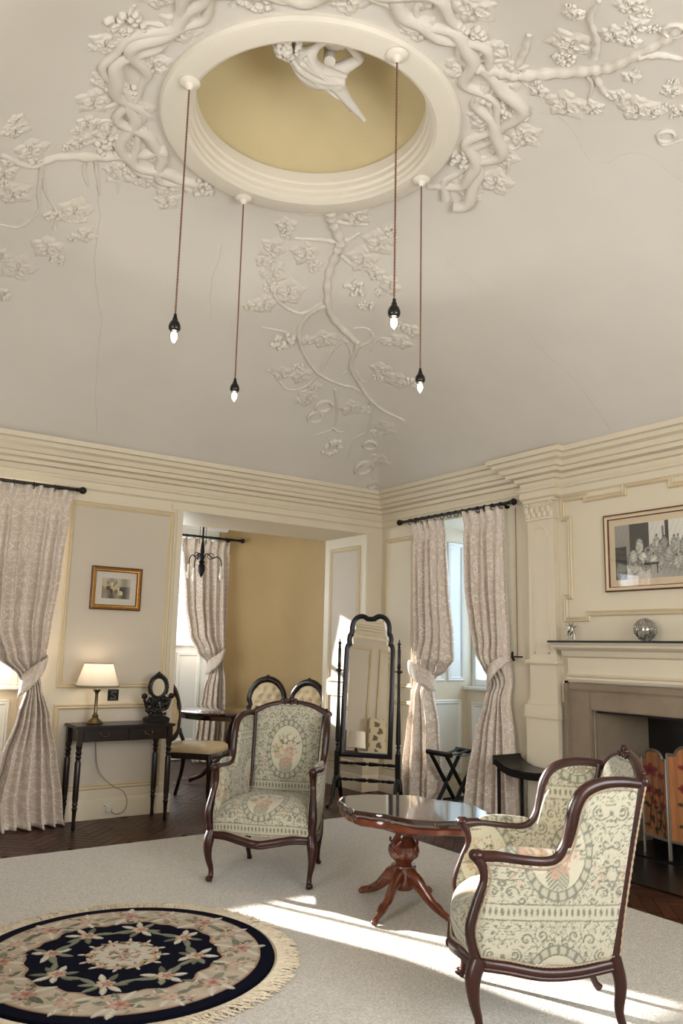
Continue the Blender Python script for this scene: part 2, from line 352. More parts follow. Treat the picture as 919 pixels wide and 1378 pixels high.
# coved ceiling with soft groins rising to the ring
def ceil_z(x, y):
    x = np.asarray(x, float); y = np.asarray(y, float)
    s = np.clip(1-np.abs(x+3.075)/2.875, 1e-4, 1); t = np.clip(1-np.abs(y+3.375)/3.175, 1e-4, 1)
    mm = np.minimum((s**-5+t**-5)**-.2, 1); z = 2.95+1.05*(1-(1-mm)**1.9)
    w = np.clip((np.hypot(x-RCX, y-RCY)-.74)/.9, 0, 1); w = w*w*(3-2*w)
    return 4.0*(1-w)+z*w
x0, x1, y0, y1 = RX+.2, -.2, RY+.2, -.2
th = np.linspace(0, 2*PI, 361)[:-1].tolist()
for cx_, cy_ in ((x0, y0), (x1, y0), (x0, y1), (x1, y1)): th.append(math.atan2(cy_-RCY, cx_-RCX) % (2*PI))
th = np.array(sorted(th)); A = []
for t in th:
    c, s = math.cos(t), math.sin(t)
    R = min([(x1-RCX)/c if c > 1e-9 else ((x0-RCX)/c if c < -1e-9 else 99), (y1-RCY)/s if s > 1e-9 else ((y0-RCY)/s if s < -1e-9 else 99)])
    q = np.linspace(0, 1, 90)**.85; r = .735+(R-.735)*q
    A.append(np.c_[RCX+r*c, RCY+r*s, ceil_z(RCX+r*c, RCY+r*s)])
ceiling = struct(G().grid(np.array(A), wrap=True).build('ceiling', K['ceil'], ang=70), 'coved off-white plaster ceiling with vine relief and an oculus')
# ring mouldings and shallow dome
g = G(); g.lathe([(.765, 4.05), (.765, 3.985), (.755, 3.968), (.738, 3.962), (.648, 3.962), (.630, 3.972), (.630, 3.992), (.618, 3.998), (.618, 4.022), (.608, 4.030), (.602, 4.034), (.602, 4.062), (.592, 4.070), (.590, 4.10), (.590, 4.13)], 128, (RCX, RCY, 0), cap=False)
o = g.build('oculus_ring', K['ring'], ang=28); o.parent = ceiling; o['label'] = 'smooth white stepped ring moulding round the oculus'
g = G(); g.lathe([(.622*math.cos(a), 4.04+.40*math.sin(a)) for a in np.linspace(0, PI/2, 24)], 96, (RCX, RCY, 0), cap=False)
o = g.build('dome', K['dome'], ang=80); o.parent = ceiling; o['label'] = 'plain ochre painted shallow dome'
o2 = G().box(RX-.3, .75, RY-.3, .45, 4.52, 4.6).build('roof_slab', K['under']); o2.parent = ceiling
# vine relief
REL = {"br":[[0.03,0.012,[[-2.56,-2.741],[-2.48,-2.649],[-2.348,-2.543],[-2.306,-2.447],[-2.244,-2.257],[-2.107,-2.06],[-1.951,-1.929],[-1.727,-1.837],[-1.655,-1.794],[-1.546,-1.56],[-1.384,-1.427],[-1.172,-1.294],[-0.975,-1.251],[-0.794,-1.323]]],[0.014,0.008,[[-2.15,-2.056],[-2.206,-1.89],[-2.326,-1.879],[-2.46,-1.924],[-2.533,-2.002]]],[0.018,0.01,[[-2.114,-2.056],[-2.165,-1.912],[-2.129,-1.711],[-1.965,-1.515],[-1.71,-1.344],[-1.47,-1.305],[-1.352,-1.324],[-1.172,-1.294]]],[0.012,0.007,[[-1.779,-1.797],[-1.769,-1.611],[-1.71,-1.344],[-1.723,-1.175],[-1.84,-1.097],[-1.986,-1.169]]],[0.016,0.008,[[-2.353,-2.526],[-2.463,-2.464],[-2.593,-2.384]]],[0.016,0.01,[[-2.353,-2.526],[-2.31,-2.587],[-2.291,-2.677]]],[0.014,0.008,[[-2.488,-2.671],[-2.406,-2.696],[-2.296,-2.775]]],[0.012,0.006,[[-2.28,-2.447],[-2.165,-2.435],[-2.08,-2.466],[-1.979,-2.549]]],[0.012,0.006,[[-1.638,-1.771],[-1.617,-1.907],[-1.654,-1.983],[-1.735,-2.01],[-1.806,-1.945]]],[0.015,0.008,[[-1.515,-1.547],[-1.348,-1.438],[-1.318,-1.486]]],[0.012,0.006,[[-1.479,-1.24],[-1.331,-1.061],[-1.194,-0.817],[-1.295,-0.696]]],[0.012,0.007,[[-1.121,-1.258],[-0.981,-1.09],[-0.881,-0.879],[-0.913,-0.725],[-0.816,-0.491]]],[0.01,0.006,[[-2.204,-1.652],[-2.275,-1.647],[-2.402,-1.63]]],[0.01,0.006,[[-1.214,-0.813],[-1.122,-0.781],[-1.062,-0.797]]],[0.016,0.008,[[-2.56,-2.741],[-2.642,-2.637],[-2.772,-2.595]]],[0.014,0.007,[[-1.75,-1.785],[-1.644,-1.695],[-1.526,-1.503],[-1.538,-1.43]]],[0.01,0.006,[[-1.544,-1.785],[-1.589,-1.978],[-1.509,-2.085]]],[0.03,0.014,[[-3.605,-2.709],[-3.739,-2.597],[-3.934,-2.525],[-4.125,-2.504],[-4.24,-2.435],[-4.4,-2.528]]],[0.012,0.006,[[-4.198,-2.487],[-4.171,-2.385],[-4.134,-2.209],[-4.1,-2.082],[-4.154,-1.914],[-4.26,-1.895]]],[0.012,0.006,[[-3.929,-2.508],[-3.873,-2.382],[-3.817,-2.256]]],[0.012,0.006,[[-3.83,-2.071],[-3.925,-2.044],[-4.007,-2.104],[-4.11,-2.25],[-4.16,-2.386]]],[0.01,0.006,[[-3.977,-1.961],[-3.992,-2.054]]],[0.012,0.007,[[-3.974,-2.501],[-3.954,-2.402],[-3.898,-2.308]]],[0.012,0.006,[[-3.82,-2.374],[-3.755,-2.371],[-3.725,-2.289]]],[0.03,0.016,[[-2.726,-4.161],[-2.634,-4.212],[-2.551,-4.272],[-2.489,-4.413],[-2.443,-4.558],[-2.427,-4.659],[-2.452,-4.805],[-2.478,-4.951],[-2.52,-5.042]]],[0.016,0.01,[[-2.597,-4.288],[-2.669,-4.406],[-2.744,-4.498]]],[0.014,0.008,[[-2.511,-4.645],[-2.612,-4.732],[-2.736,-4.795],[-2.817,-4.897]]],[0.014,0.008,[[-2.407,-4.565],[-2.301,-4.532],[-2.251,-4.53],[-2.205,-4.555]]],[0.02,0.01,[[-2.452,-4.805],[-2.402,-4.873],[-2.326,-4.922]]],[0.022,0.012,[[-2.57,-4.002],[-2.514,-4.037],[-2.584,-4.15],[-2.634,-4.212]]],[0.02,0.01,[[-2.514,-4.037],[-2.409,-3.949],[-2.358,-3.802]]],[0.012,0.006,[[-2.451,-4.541],[-2.358,-4.516],[-2.277,-4.429]]],[0.01,0.006,[[-1.942,-4.558],[-1.865,-4.531],[-1.84,-4.617]]]],"lf":[[-2.677,-2.24,0.071,0],[-2.472,-2.325,0.078,0],[-2.578,-2.089,0.073,0],[-2.401,-2.012,0.09,0],[-2.499,-1.843,0.068,0],[-2.168,-1.562,0.079,1],[-1.908,-1.713,0.081,0],[-1.829,-1.274,0.071,0],[-1.991,-1.244,0.061,0],[-1.643,-1.068,0.094,0],[-1.201,-1.087,0.097,0],[-1.056,-0.603,0.09,1],[-2.147,-2.519,0.086,0],[-2.156,-2.705,0.084,0],[-2.402,-2.793,0.074,0],[-2.051,-2.305,0.063,1],[-1.902,-2.232,0.046,1],[-1.898,-2.494,0.06,0],[-1.339,-1.685,0.073,0],[-1.181,-1.682,0.094,0],[-0.807,-1.068,0.087,0],[-0.525,-0.614,0.098,0],[-1.436,-0.888,0.051,2],[-1.439,-1.024,0.054,2],[-0.577,-0.444,0.067,2],[-0.731,-0.741,0.048,2],[-0.332,-0.262,0.037,2],[-2.704,-2.458,0.057,0],[-1.474,-2.093,0.071,0],[-1.511,-2.262,0.058,0],[-4.372,-2.719,0.052,0],[-4.26,-2.557,0.065,0],[-4.261,-2.203,0.079,0],[-3.912,-2.124,0.076,0],[-3.795,-1.969,0.048,0],[-3.968,-1.795,0.074,0],[-4.077,-1.567,0.093,0],[-3.668,-2.449,0.067,0],[-3.589,-2.53,0.037,1],[-4.048,-2.765,0.045,0],[-3.833,-2.716,0.071,0],[-4.039,-2.631,0.049,0],[-4.345,-2.376,0.054,0],[-4.111,-1.332,0.053,1],[-3.814,-2.462,0.041,0],[-2.627,-4.611,0.074,0],[-2.608,-4.813,0.05,0],[-2.617,-4.909,0.044,0],[-2.292,-4.314,0.077,0],[-2.135,-4.586,0.07,0],[-2.091,-4.624,0.046,0],[-2.163,-4.769,0.038,0],[-2.016,-4.724,0.032,0],[-2.736,-4.972,0.047,0],[-1.908,-4.577,0.027,2],[-2.786,-4.761,0.035,0],[-2.423,-4.266,0.036,0],[-2.334,-4.692,0.031,0],[-2.513,-5.002,0.031,2]],"ck":[[[-3.855,-2.317],[-3.749,-2.065],[-3.661,-1.727],[-3.468,-1.312],[-3.29,-0.723],[-2.962,0.092]],[[-1.799,-2.946],[-1.595,-3.005],[-1.296,-3.045],[-0.961,-3.002],[-0.61,-3.028],[-0.227,-2.993]],[[-2.376,-4.06],[-2.218,-4.224],[-1.923,-4.188],[-1.881,-4.414],[-1.6,-4.464]],[[-2.971,-2.119],[-2.916,-1.859],[-2.776,-1.562]]]}
def on(p, h=0): return (p[0], p[1], float(ceil_z(p[0], p[1]))-h)
def branch(p2, ra, rb, name='plaster_branch'):
    q = cat(np.array(p2), 7); k = len(q); r = np.linspace(ra, rb, k)*(1+.18*np.sin(np.arange(k)*1.7+ra*500)); 
    P = [on(a, -r[i]*.10) for i, a in enumerate(q)]
    o = G().tube(P, r, 8, upv=(0, 0, 1)).build(name, K['plaster'], ang=80); o.parent = ceiling
def leaf(cx, cy, R, kind):
    R *= 1.55; g = G(); ph = rng.random()*6.28
    if kind == 1:
        for i in range(22):
            a = rng.random()*6.28; q = R*.75*math.sqrt(rng.random()); p = on((cx+q*math.cos(a), cy+q*math.sin(a)*.9), .004); g.ball(p, R*.2, 6)
        nm = 'plaster_grape_bunch'
    elif kind == 2:
        P = [on((cx+R*.8*math.cos(a), cy+R*.8*math.sin(a)), .004) for a in np.linspace(0, 2*PI, 21)[:-1]]; g.tube(P, R*.2, 6, closed=True, upv=(0, 0, 1)); nm = 'plaster_tendril'
    else:
        nth, nr = 44, 12; A = np.zeros((nth, nr, 3))
        for i in range(nth):
            t = 2*PI*i/nth; lob = R*(.84+.10*math.cos(5*(t-ph))+.05*math.cos(15*(t-ph))+.04*math.cos(9*t))
            for j in range(nr):
                f = j/(nr-1); x = cx+lob*f*math.cos(t); y = cy+lob*f*math.sin(t)
                h = .012*(1-f**4)*(1+.22*math.cos(5*(t-ph))*f)+.006*math.cos(f*14+2.5*math.sin(5*(t-ph)))*(1-f**3)-.003*f**6
                A[i, j] = on((x, y), h)
        g.grid(A, wrap=True); nm = 'plaster_leaf'
    o = g.build(nm, K['plaster'], ang=60); o.parent = ceiling
for ra, rb, p in REL['br']: branch(p, ra*1.25, rb*1.1)
for cx_, cy_, R, kd in REL['lf']:
    R = min(max(R, .03), .085); leaf(cx_, cy_, R, kd)
    if kd == 0:
        a_ = rng.random()*6.28; leaf(cx_+R*1.55*math.cos(a_), cy_+R*1.55*math.sin(a_), R*.55, int(rng.integers(0, 2)))
for p in REL['ck']:
    q = cat(np.array(p), 6); q = q+rng.normal(0, .004, q.shape)
    o = G().tube([on(a, .0005) for a in q], 0.0014, 4, upv=(0, 0, 1)).build('ceiling_crack', K['crack']); o.parent = ceiling
# wreath of entwined branches round the ring
for k_, (ph, am, r0, fr) in enumerate(((0, .07, .93, 9), (2.1, .075, .97, 8), (4.0, .06, .90, 11))):
    for seg in range(6):
        w0 = math.radians(108); sp = math.radians(252)/6; t = np.linspace(w0+seg*sp, w0+seg*sp+sp*1.04, 36); rr = r0+am*np.sin(fr*t+ph)+.02*np.sin(23*t+ph)
        P = np.c_[RCX+rr*np.cos(t), RCY+rr*np.sin(t)]; rad = .030+.009*np.sin(7*t+ph)
        P3 = [on(p, rad[i]*.05+.008*math.sin(fr*t[i]*1.0+k_*2)) for i, p in enumerate(P)]
        o = G().tube(P3, rad, 8, upv=(0, 0, 1)).build('plaster_branch', K['plaster'], ang=80); o.parent = ceiling
for i in range(44):
    t = math.radians(104)+i/44*math.radians(258)+rng.normal(0, .03); r = (.86, 1.07, .97, 1.02)[i % 4]+rng.normal(0, .015); leaf(RCX+r*math.cos(t), RCY+r*math.sin(t), .055+.025*rng.random(), 0 if i % 5 else 1)
for i in range(14):
    t = math.radians(108)+i/14*math.radians(250)
    p = [(RCX+r*math.cos(t+s_*.12), RCY+r*math.sin(t+s_*.12)) for r, s_ in ((.86, 0), (.95, .6), (1.06, .9), (1.10, .2))]
    if i % 2: p = [(RCX+r*math.cos(t-s_*.12), RCY+r*math.sin(t-s_*.12)) for r, s_ in ((.86, 0), (.95, .6), (1.06, .9), (1.10, .2))]
    branch(p, .018, .008)

# ---------------------------------------------------------------- panelling
def panel(name, p0, a, b, u0, u1, v0, v1, nrm, m_=None, field=True, label=None, fm=None):
    pth = rect_path(p0, a, b, u0, u1, v0, v1)
    a_, b_, n_ = Vector(a), Vector(b), Vector(nrm)
    sgn = 1 if a_.cross(b_).dot(n_) > 0 else -1
    o = G().sweep(pth, [(-d*sgn*-1, h) for d, h in PAN], nrm).build(name, m_ or K['cream2'], ang=30); struct(o, label)
    if field:
        g = G(); g.add([tuple(p+n_*.003) for p in pth], [(0, 1, 2, 3)]); f = g.build('panel_field', fm or K['field']); f.parent = o
    return o
tn = [2]
def nx(): tn[0] += 1; return 'trim_%d' % (tn[0]+10)
X, Y, Z = (1, 0, 0), (0, 1, 0), (0, 0, 1)
# back wall: between window and alcove, over the window
panel(nx(), (0, 0, 0), X, Z, -3.18, -2.325, 1.03, 2.485, (0, -1, 0), label='tall raised wall panel moulding behind the console table')
panel(nx(), (0, 0, 0), X, Z, -3.18, -2.325, .245, .865, (0, -1, 0), label='low raised wall panel moulding below the dado')
for x_ in (-5.95,): panel(nx(), (0, 0, 0), X, Z, x_, -5.45, 1.03, 2.485, (0, -1, 0), label='raised wall panel left of the back window'); panel(nx(), (0, 0, 0), X, Z, x_, -5.45, .245, .865, (0, -1, 0), label='low raised panel left of the back window')
# alcove architrave reveals
panel(nx(), (OX1, 0, 0), Y, Z, .12, .62, 1.05, 2.40, (-1, 0, 0), K['cream2'], fm=K['field'], label='tall panel on the alcove reveal')
panel(nx(), (OX1, 0, 0), Y, Z, .12, .62, .25, .90, (-1, 0, 0), K['cream2'], fm=K['field'], label='low panel on the alcove reveal')
# right wall: corner to window, window to pilaster
panel(nx(), (0, 0, 0), Y, Z, -.50, -.10, 1.03, 2.46, (-1, 0, 0), K['cream2'], fm=K['cream'], label='narrow wall panel between corner and right window')
panel(nx(), (0, 0, 0), Y, Z, -.50, -.10, .245, .865, (-1, 0, 0), K['cream2'], fm=K['cream'], label='low narrow panel between corner and right window')
# right window recess: shuttered reveals and apron
RB = .66
panel(nx(), (0, BY1, 0), X, Z, .10, .30, 1.10, 2.42, (0, -1, 0), K['white'], fm=K['white'], label='shutter panel on the window reveal')
panel(nx(), (0, BY1, 0), X, Z, .38, .56, 1.10, 2.42, (0, -1, 0), K['white'], fm=K['white'], label='second shutter panel on the window reveal')
panel(nx(), (0, BY1, 0), X, Z, .10, .52, .22, .88, (0, -1, 0), K['white'], fm=K['white'], label='low panel on the window reveal')
panel(nx(), (.62, 0, 0), Y, Z, -1.12, -.70, .22, .86, (-1, 0, 0), K['white'], fm=K['white'], label='left apron panel below the right window')
panel(nx(), (.62, 0, 0), Y, Z, -1.62, -1.20, .22, .86, (-1, 0, 0), K['white'], fm=K['white'], label='right apron panel below the right window')
struct(G().box(.56, .80, BY0, BY1, 1.0, 1.03).build(nx(), K['white'], bevel=.006), 'white sill board of the right window')
# alcove reveals, apron boards
for i in range(5):
    x_ = -2.26+i*.33; panel(nx(), (0, AY+.20, 0), X, Z, x_, x_+.27, .22, 1.26, (0, -1, 0), K['white'], fm=K['white'], label='apron board panel %s below the alcove window' % ('leftmost', 'second from left', 'middle', 'second from right', 'rightmost')[i])
struct(G().box(-2.30, -.62, AY+.14, AY+.45, 1.36, 1.39).build(nx(), K['white'], bevel=.006), 'white sill of the alcove window')
struct(G().box(WX0, WX1, .34, .62, .98, 1.01).build(nx(), K['white'], bevel=.006), 'white sill of the back window')
for i in range(3): x_ = WX0+.08+i*.62; panel(nx(), (0, .40, 0), X, Z, x_, x_+.52, .22, .88, (0, -1, 0), K['white'], fm=K['white'], label='apron panel %s below the back window' % ('left', 'middle', 'right')[i])
# left wall panels seen in the mirror; front wall
for y_ in (-.95, -1.85, -2.75, -3.65): panel(nx(), (RX, 0, 0), Y, Z, y_, y_+.72, 1.0, 2.45, (1, 0, 0), K['cream2'], label='tall panel of the left wall, %.1f metres from the back corner' % -y_)
# dado rails
DP = [(0, 0), (.0, .018), (.02, .030), (.035, .022), (.05, .026), (.06, 0)]
BP = [(0, 0), (0, .022), (.13, .022), (.145, .016), (.155, .008), (.235, .008), (.245, 0)]
def rail(name, pts2, prof, z, label, m_=None):
    """pts2 run with the room on the RIGHT of travel when seen from above"""
    g = G(); P = [Vector((x, y, z)) for x, y in pts2]; k = len(P); V = []
    for i in range(k):
        a = (P[i]-P[i-1]) if i else (P[1]-P[0]); b = (P[i+1]-P[i]) if i < k-1 else a
        if i == 0: a = b
        na = Vector((a.y, -a.x, 0)).normalized(); nb = Vector((b.y, -b.x, 0)).normalized(); mm = na+nb; mm = mm/max(mm.length_squared/2, .3)
        for h, d in prof: V.append(tuple(P[i]+mm*d+Vector((0, 0, h))))
    n = len(prof); F = [(i*n+j, i*n+j+1, (i+1)*n+j+1, (i+1)*n+j) for i in range(k-1) for j in range(n-1)]+[tuple(range(n)), tuple((k-1)*n+j for j in range(n))]
    return struct(g.add(V, F).build(name, m_ or K['cream'], ang=30), label)
rail('baseboard_back', [(WX1, .40), (WX1, 0), (OX0, 0), (OX0, .75)], BP, 0, 'cream skirting under the console table')
rail('baseboard_corner', [(OX1, .75), (OX1, 0), (0, 0), (0, BY1), (.62, BY1), (.62, BY0), (0, BY0), (0, PY1+.02)], BP, 0, 'cream skirting round the corner and window recess')
rail('baseboard_left_back', [(RX, 0), (WX0, 0), (WX0, .40)], BP, 0, 'cream skirting left of the back window')
rail('baseboard_left', [(RX, RY), (RX, 0)], BP, 0, 'cream skirting of the left wall')
rail('baseboard_front', [(0, RY), (RX, RY)], BP, 0, 'cream skirting of the wall behind the camera')
rail('baseboard_right', [(0, -3.90), (0, RY)], BP, 0, 'cream skirting right of the fireplace')
rail('baseboard_alcove', [(-2.30, AY+.2), (-.62, AY+.2), (-.62, AY), (-.5, AY)], BP, 0, 'white skirting below the alcove window', K['white'])
rail('baseboard_alcove_side', [(x, y) for x, y in pts[1:]], [(0, 0), (0, .018), (.12, .018), (.14, 0)], 0, 'white skirting along the curved tan wall', K['white'])
# opening head architrave
struct(G().box(OX0-.11, OX1+.08, -.012, 0, OZ, OZ+.055).box(OX0-.055, OX0, -.012, 0, .25, OZ).box(OX1, OX1+.05, -.012, 0, .25, OZ).build(nx(), K['cream'], bevel=.004), 'plain cream architrave round the alcove opening')

# ---------------------------------------------------------------- windows
def window(name, c0, ax, n_, w, z0, z1, bars, label, rows=2):
    """sash window: frame with glazing bars in the plane through c0; ax along, n_ into the room"""
    a, nn, c0 = Vector(ax), Vector(n_), Vector(c0)
    def slab(g, u0, u1, v0, v1, d0, d1):
        V = [tuple(c0+a*u+nn*d+Vector((0, 0, v))) for d in (d0, d1) for u, v in ((u0, v0), (u1, v0), (u1, v1), (u0, v1))]
        g.add(V, [(0, 1, 2, 3), (4, 7, 6, 5), (0, 4, 5, 1), (1, 5, 6, 2), (2, 6, 7, 3), (3, 7, 4, 0)])
    g = G(); f = .05
    slab(g, 0, f, z0, z1, -.03, .03); slab(g, w-f, w, z0, z1, -.03, .03); slab(g, f, w-f, z0, z0+f*1.3, -.03, .03); slab(g, f, w-f, z1-f, z1, -.03, .03)
    o = struct(g.build(name, K['white'], bevel=.005), label)
    for r_ in range(1, rows):
        zz = z0+(z1-z0)*r_/rows; g = G(); slab(g, f, w-f, zz-.022, zz+.022, -.025, .025); q = g.build('meeting_rail', K['white']); q.parent = o
    for i in range(1, bars+1):
        g = G(); u = w*i/(bars+1); slab(g, u-.011, u+.011, z0+f, z1-f, -.018, .018); q = g.build('glazing_bar', K['white']); q.parent = o
    for r_ in range(rows):
        za = z0+(z1-z0)*r_/rows+.02; zb = z0+(z1-z0)*(r_+1)/rows-.02
        for i in range(bars+1):
            g = G(); slab(g, max(f, w*i/(bars+1)), min(w-f, w*(i+1)/(bars+1)), za, zb, -.004, .0); q = g.build('pane', K['glass']); q.parent = o
    return o
window('window_1', (WX0, .50, 0), X, (0, -1, 0), WX1-WX0, 1.01, WZ, 2, 'white sash window in the back wall')
window('window_2', (-2.30, AY+.38, 0), X, (0, -1, 0), 1.68, 1.39, 2.68, 2, 'white sash window at the end of the alcove')
window('window_3', (.72, BY0, 0), Y, (-1, 0, 0), BY1-BY0, 1.03, BZ, 1, 'white sash window in the right wall')
window('window_4', (RX-.2, -5.45, 0), Y, (1, 0, 0), 1.5, .9, 2.5, 1, 'white sash window added out of view in the left wall for fill light')  # added out of view as the opening for a fill lamp
window('window_5', (-3.85, RY-.2, 0), X, (0, 1, 0), 1.9, .9, 2.5, 2, 'white sash window added behind the camera for fill light')  # added behind the camera to go with the front fill lamp
window('window_6', (-3.0, 1.0, 0), Y, (1, 0, 0), 1.0, 1.3, 2.5, 1, 'white sash window in the left side of the alcove')
# brick reveals outside the two back windows
g = G()
for r_ in range(24):
    for s_ in (0, 1):
        z_ = .95+r_*.07; g.box(WX1-.0, WX1+.10-(r_ % 2)*.03, .625, .72, z_, z_+.06) if s_ else g.box(WX0-.1+(r_ % 2)*.03, WX0, .625, .72, z_, z_+.06)
struct(g.build('trim_50', K['brick']), 'red brick jambs outside the back window')
# outdoors
tag(G().box(-30, 30, AY+.6, 40, -3.2, -3.0).build('lawn', K['grass']), 'green lawn outside the windows', 'lawn')['kind'] = 'structure'

# ---------------------------------------------------------------- chimneypiece
# pilaster
g = G(); pd = -.06
g.box(pd, 0, PY0, PY1, .99, 2.43); g.box(pd-.034, 0, PY0-.03, PY1+.03, .885, .965); g.box(pd-.018, 0, PY0-.016, PY1+.016, .965, .995); g.box(pd-.026, 0, PY0-.022, PY1+.022, 0, .87); g.box(pd-.044, 0, PY0-.040, PY1+.040, .865, .887); g.box(pd-.015, 0, PY0-.012, PY1+.012, 2.60, 2.72)
pil = struct(g.build(nx(), K['cream'], bevel=.004), 'flat cream pilaster beside the fireplace with carved capital')
g = G().box(pd-.030, 0, PY0-.026, PY1+.026, 1.280, 1.312); q = g.build('band', K['cream'], bevel=.006); q.parent = pil
g = G(); 
yc = (PY0+PY1)/2
for y_ in (-.07, .07): g.box(pd-.006, pd+.002, yc+y_-.008, yc+y_+.008, 1.36, 2.30)
g.tube([(pd-.002, yc+.07*math.cos(a), 2.30+.07*math.sin(a)) for a in np.linspace(0, PI, 14)], .008, 6); g.box(pd-.006, pd+.002, yc-.078, yc+.078, 1.355, 1.37)
q = g.build('flute_moulding', K['cream']); q.parent = pil
g = G().box(pd-.03, 0, PY0-.02, PY1+.02, 2.575, 2.60).box(pd-.012, 0, PY0-.008, PY1+.008, 2.43, 2.45).box(pd-.004, 0, PY0, PY1, 2.45, 2.575)
for i in range(5):
    y_ = PY0+.02+i*.058
    for j, z_ in ((0, 2.475), (1, 2.515)): g.ball((pd-.008, y_+(.02 if j else 0), z_), .024, 8, (.7, 1, 1.3))
for y_ in (PY0+.01, PY1-.01): g.tube([(pd-.018, y_+(.022*math.cos(t))*(1-t/14), 2.552+(.022*math.sin(t))*(1-t/14)) for t in np.linspace(0, 9, 22)], .007, 6)
q = g.build('capital', K['cream'], bevel=0); q.parent = pil; q['label'] = 'carved foliage capital'
# overmantel frame: eared moulding
CY = -3.12
half = [(-.0, 2.60), (-.19, 2.60), (-.19, 2.545), (-.54, 2.545), (-.54, 2.575), (-.765, 2.575), (-.765, 2.42), (-.70, 2.42), (-.70, 1.80), (-.755, 1.80), (-.755, 1.625), (-.55, 1.625), (-.55, 1.665)]
pl_ = [(CY+(-a), z) for a, z in half[1:]]     # towards the corner (larger y)
pr_ = [(CY+a, z) for a, z in half[1:]][::-1]
pth = [(0, y, z) for y, z in pl_+pr_]
OMP = [(-.020, 0), (-.020, .010), (-.012, .018), (-.004, .010), (.004, .013), (.012, .022), (.020, .012), (.020, 0)]
struct(G().sweep(pth, OMP, (-1, 0, 0)).build(nx(), K['cream2'], ang=30), 'eared moulding panel above the mantel')
pth2 = rect_path((0, 0, 0), Y, Z, CY-.61, CY+.61, 1.74, 2.46)
# stone surround
g = G(); SO = .235
g.box(-.05, 0, FY1, FY1+SO, 0, FZ+.19).box(-.05, 0, FY0-SO, FY0, 0, FZ+.19).box(-.05, 0, FY0, FY1, FZ, FZ+.19)
g.box(-.068, 0, FY1+SO-.05, FY1+SO, 0, FZ+.19).box(-.068, 0, FY0-SO, FY0-SO+.05, 0, FZ+.19).box(-.068, 0, FY0-SO+.05, FY1+SO-.05, FZ+.14, FZ+.19)
sto = struct(g.build(nx(), K['stone'], bevel=.008), 'grey-brown stone fireplace surround')
g = G(); g.box(.0, .5, FY1-.005, FY1+.001, 0, FZ); g.add([(0, FY1, 0), (.5, FY1-.12, 0), (.5, FY1-.12, FZ), (0, FY1, FZ)], [(0, 1, 2, 3)]); q = g.build('hearth_cheek', K['stone']); q.parent = sto
g = G().add([(0, FY0, 0), (.5, FY0+.12, 0), (.5, FY0+.12, FZ), (0, FY0, FZ)], [(0, 1, 2, 3)]); q = g.build('hearth_cheek', K['soot']); q.parent = sto
g = G().box(.48, .52, FY0, FY1, 0, FZ).box(0, .5, FY0, FY1, .0, .015).box(0.02, .5, FY0, FY1, FZ-.02, FZ); q = g.build('firebox_lining', K['blackst']); q.parent = sto
struct(G().box(-.62, -.05, -3.95, -2.30, .0, .010).build(nx(), K['blackst'], bevel=.003), 'black slate hearth slab')
# mantel
g = G(); MP = [(1.155, .0), (1.155, .05), (1.175, .065), (1.19, .062), (1.20, .075), (1.215, .05), (1.225, .05)]
MP2 = [(1.30, .05), (1.335, .055), (1.345, .08), (1.36, .09), (1.385, .10), (1.395, .14), (1.41, .16), (1.425, .165), (1.44, .18), (1.445, .18)]
def fmant(prof, y0, y1):
    V = []; 
    for z, d in prof: V += [(0, y1+d*.5, z), (-d, y1+d*.5, z), (-d, y0-d*.5, z), (0, y0-d*.5, z)]
    n = len(prof); F = [(4*i+j, 4*i+j+1, 4*i+j+5, 4*i+j+4) for i in range(n-1) for j in range(3)]; F += [tuple(4*(n-1)+j for j in range(4)), (0, 1, 2, 3)]
    return V, F
g.add(*fmant(MP+[(1.30, .05)]+MP2[1:], CY-.69, CY+.69))
g.box(-.045, 0, FY1+SO, CY+.755, 0, 1.16).box(-.045, 0, CY-.755, FY0-SO, 0, 1.16)
mant = struct(g.build(nx(), K['cream'], bevel=0, ang=25), 'cream painted mantelpiece above the stone surround')
q = G().box(-.20, 0, CY-.79, CY+.79, 1.445, 1.46).build('mantel_shelf', K['blackst'], bevel=.003); q.parent = mant; q['label'] = 'thin black shelf top'
